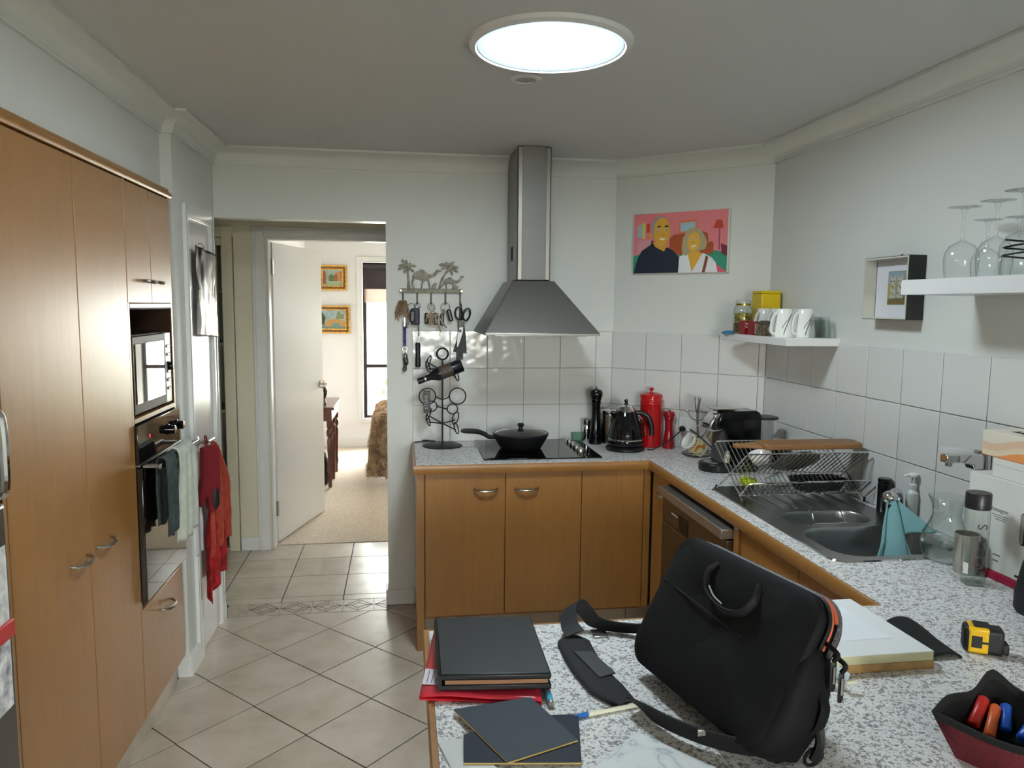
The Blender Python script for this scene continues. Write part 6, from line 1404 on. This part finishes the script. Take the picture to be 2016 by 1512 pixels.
ph = thing('photo_frame', 'small silver photo frame on the bedroom desk', 'photo frame', (-.74,6.75,.004+.7255))
box('frame', -.05, .05, -.004, .004, 0, .13, MT['nickel'], ph, .003); box('photo', -.04, .04, -.0048, -.0042, .012, .118, mat('photo_print', (150,140,134), .5, var=.4, vscale=40), ph)
hb = thing('handbag', 'black bag with pale handles under the bedroom desk', 'bag', (-.80,6.86,.0042))
mb = MB(); mb.rings([[(x*s,y*s,z) for x,y in rrect(.26,.15,.05,4)] for s, z in ((.95,0),(1,.02),(1,.2),(.85,.28),(.7,.3))]); mesh('bag_body', mb, mat('black_handbag', (26,26,28), .5), hb)
tube('bag_handle', spl([(.08,-.03,.29),(.09,-.04,.38),(.04,-.04,.43),(0,-.04,.42)],5), .007, mat('pale_handle', (190,186,180), .5), hb, 8)
bed = thing('bed', 'bed with brown fur throw in the bedroom', 'bed', (.75,7.6,.004))
box('bed_base', -.77, .9, -.72, .85, .08, .3, MT['dark'], bed, .01); box('mattress', -.79, .92, -.74, .87, .301, .56, mat('bed_linen', (220,212,200), .9), bed, .05, seg=4)
for x in (-.8,.8):
    for y in (-.66,.8): lathe('foot', [(.025,0),(.03,.08)], MT['dark'], bed, 12, c=(x,y,0))
th = thing('fur_throw', 'grey brown fur throw spilling over the bed end', 'throw', (-.165,6.80,0))
def throw(u, v):
    s = v*1.15; y = -.06+1.0*u
    if s < .42: x, z = -.07-.06*math.sin(u*4)*0-.035*(1-s/.42), .12+s*1.12
    elif s < .6: a = (s-.42)/.18*PI/2; x, z = -.07+.09*(1-math.cos(a)), .59+.06*math.sin(a)
    else: x, z = .02+(s-.6)*1.3, .652
    n_ = noise.noise(Vector((x*9,y*9,z*9)))*.03
    return (x+n_-.02*(1-v)*math.sin(u*9), y+n_-.05*(1-v)*(1-u), z+n_*.5)
mesh('throw_cloth', MB().grid(throw, 40, 40), None, th, solid=.02, recalc=False, smooth=70).data.materials.append(mat('fur_skin', (150,126,104), 1.0, var=.35, vscale=14, bump=1.0, bscale=60))
def throw_front(u, v):
    n_ = noise.noise(Vector((u*7,v*7,5)))*.03
    return (-.10-.05*(1-v)+.6*u, -.09-.05*(1-v)+n_+.03*math.sin(u*14)*(1-v), .10+.55*v+n_*.4)
mesh('throw_end', MB().grid(throw_front, 30, 24), None, th, solid=.02, recalc=False, smooth=70).data.materials.append(bpy.data.materials['fur_skin'])
rnd = random.Random(5); mb = MB()
for i in range(2600):
    u, v = rnd.random(), rnd.random(); p = Vector(throw_front(u,v))+Vector((0,-.012,0))
    d_ = Vector((rnd.uniform(-.6,.5),rnd.uniform(-.8,-.1),rnd.uniform(-1.0,.0))).normalized()*rnd.uniform(.025,.05); s_ = d_.orthogonal().normalized()*.004
    mb.add([tuple(p-s_),tuple(p+s_),tuple(p+d_)],[(0,1,2)])
for i in range(5200):
    u, v = rnd.random(), rnd.random()*.75; p = Vector(throw(u,v)); q = Vector(throw(min(1,u+.01),v)); r_ = Vector(throw(u,min(1,v+.01)))
    n_ = (r_-p).cross(q-p).normalized(); n_ = n_ if n_.x < .2 or n_.z > 0 else -n_
    if n_.x > 0 and n_.z < .5: n_ = -n_
    d_ = (n_*.6+Vector((rnd.uniform(-.5,.5),rnd.uniform(-.5,.5),rnd.uniform(-1.0,.0)))).normalized()*rnd.uniform(.025,.05); s_ = d_.orthogonal().normalized()*.004; p = p+n_*.008
    mb.add([tuple(p-s_),tuple(p+s_),tuple(p+d_)],[(0,1,2)])
fo = mesh('fur_strands', mb, mat('fur_hair', (170,146,122), .9, var=.35, vscale=9), th, recalc=False, smooth=0); fo['kind'] = 'stuff'
# garden shrub outside the bedroom window
gs_ = thing('garden_shrub', 'green leafy shrub outside the bedroom window', 'shrub', (.1,10.2,-.42))
tube('stem', [(0,0,0),(.02,0,.5),(0,0,.9)], .02, mat('shrub_stem', (96,80,60), .8), gs_, 8)
mb = MB()
for i in range(700):
    a, b, r_ = rnd.uniform(0,2*PI), rnd.uniform(-.2,1.4), rnd.uniform(.12,.36); p = Vector((r_*math.cos(a)*math.cos(b), r_*math.sin(a)*math.cos(b), .85+.32*math.sin(b)))
    d_ = Vector((rnd.uniform(-1,1),rnd.uniform(-1,1),rnd.uniform(-.4,1))).normalized()*.09; s_ = d_.orthogonal().normalized()*.028
    mb.add([tuple(p),tuple(p+d_*.5+s_),tuple(p+d_),tuple(p+d_*.5-s_)],[(0,1,2,3)])
lf = mesh('foliage', mb, mat('shrub_leaf', (70,150,60), .5), gs_, recalc=False, smooth=0); lf['kind'] = 'stuff'
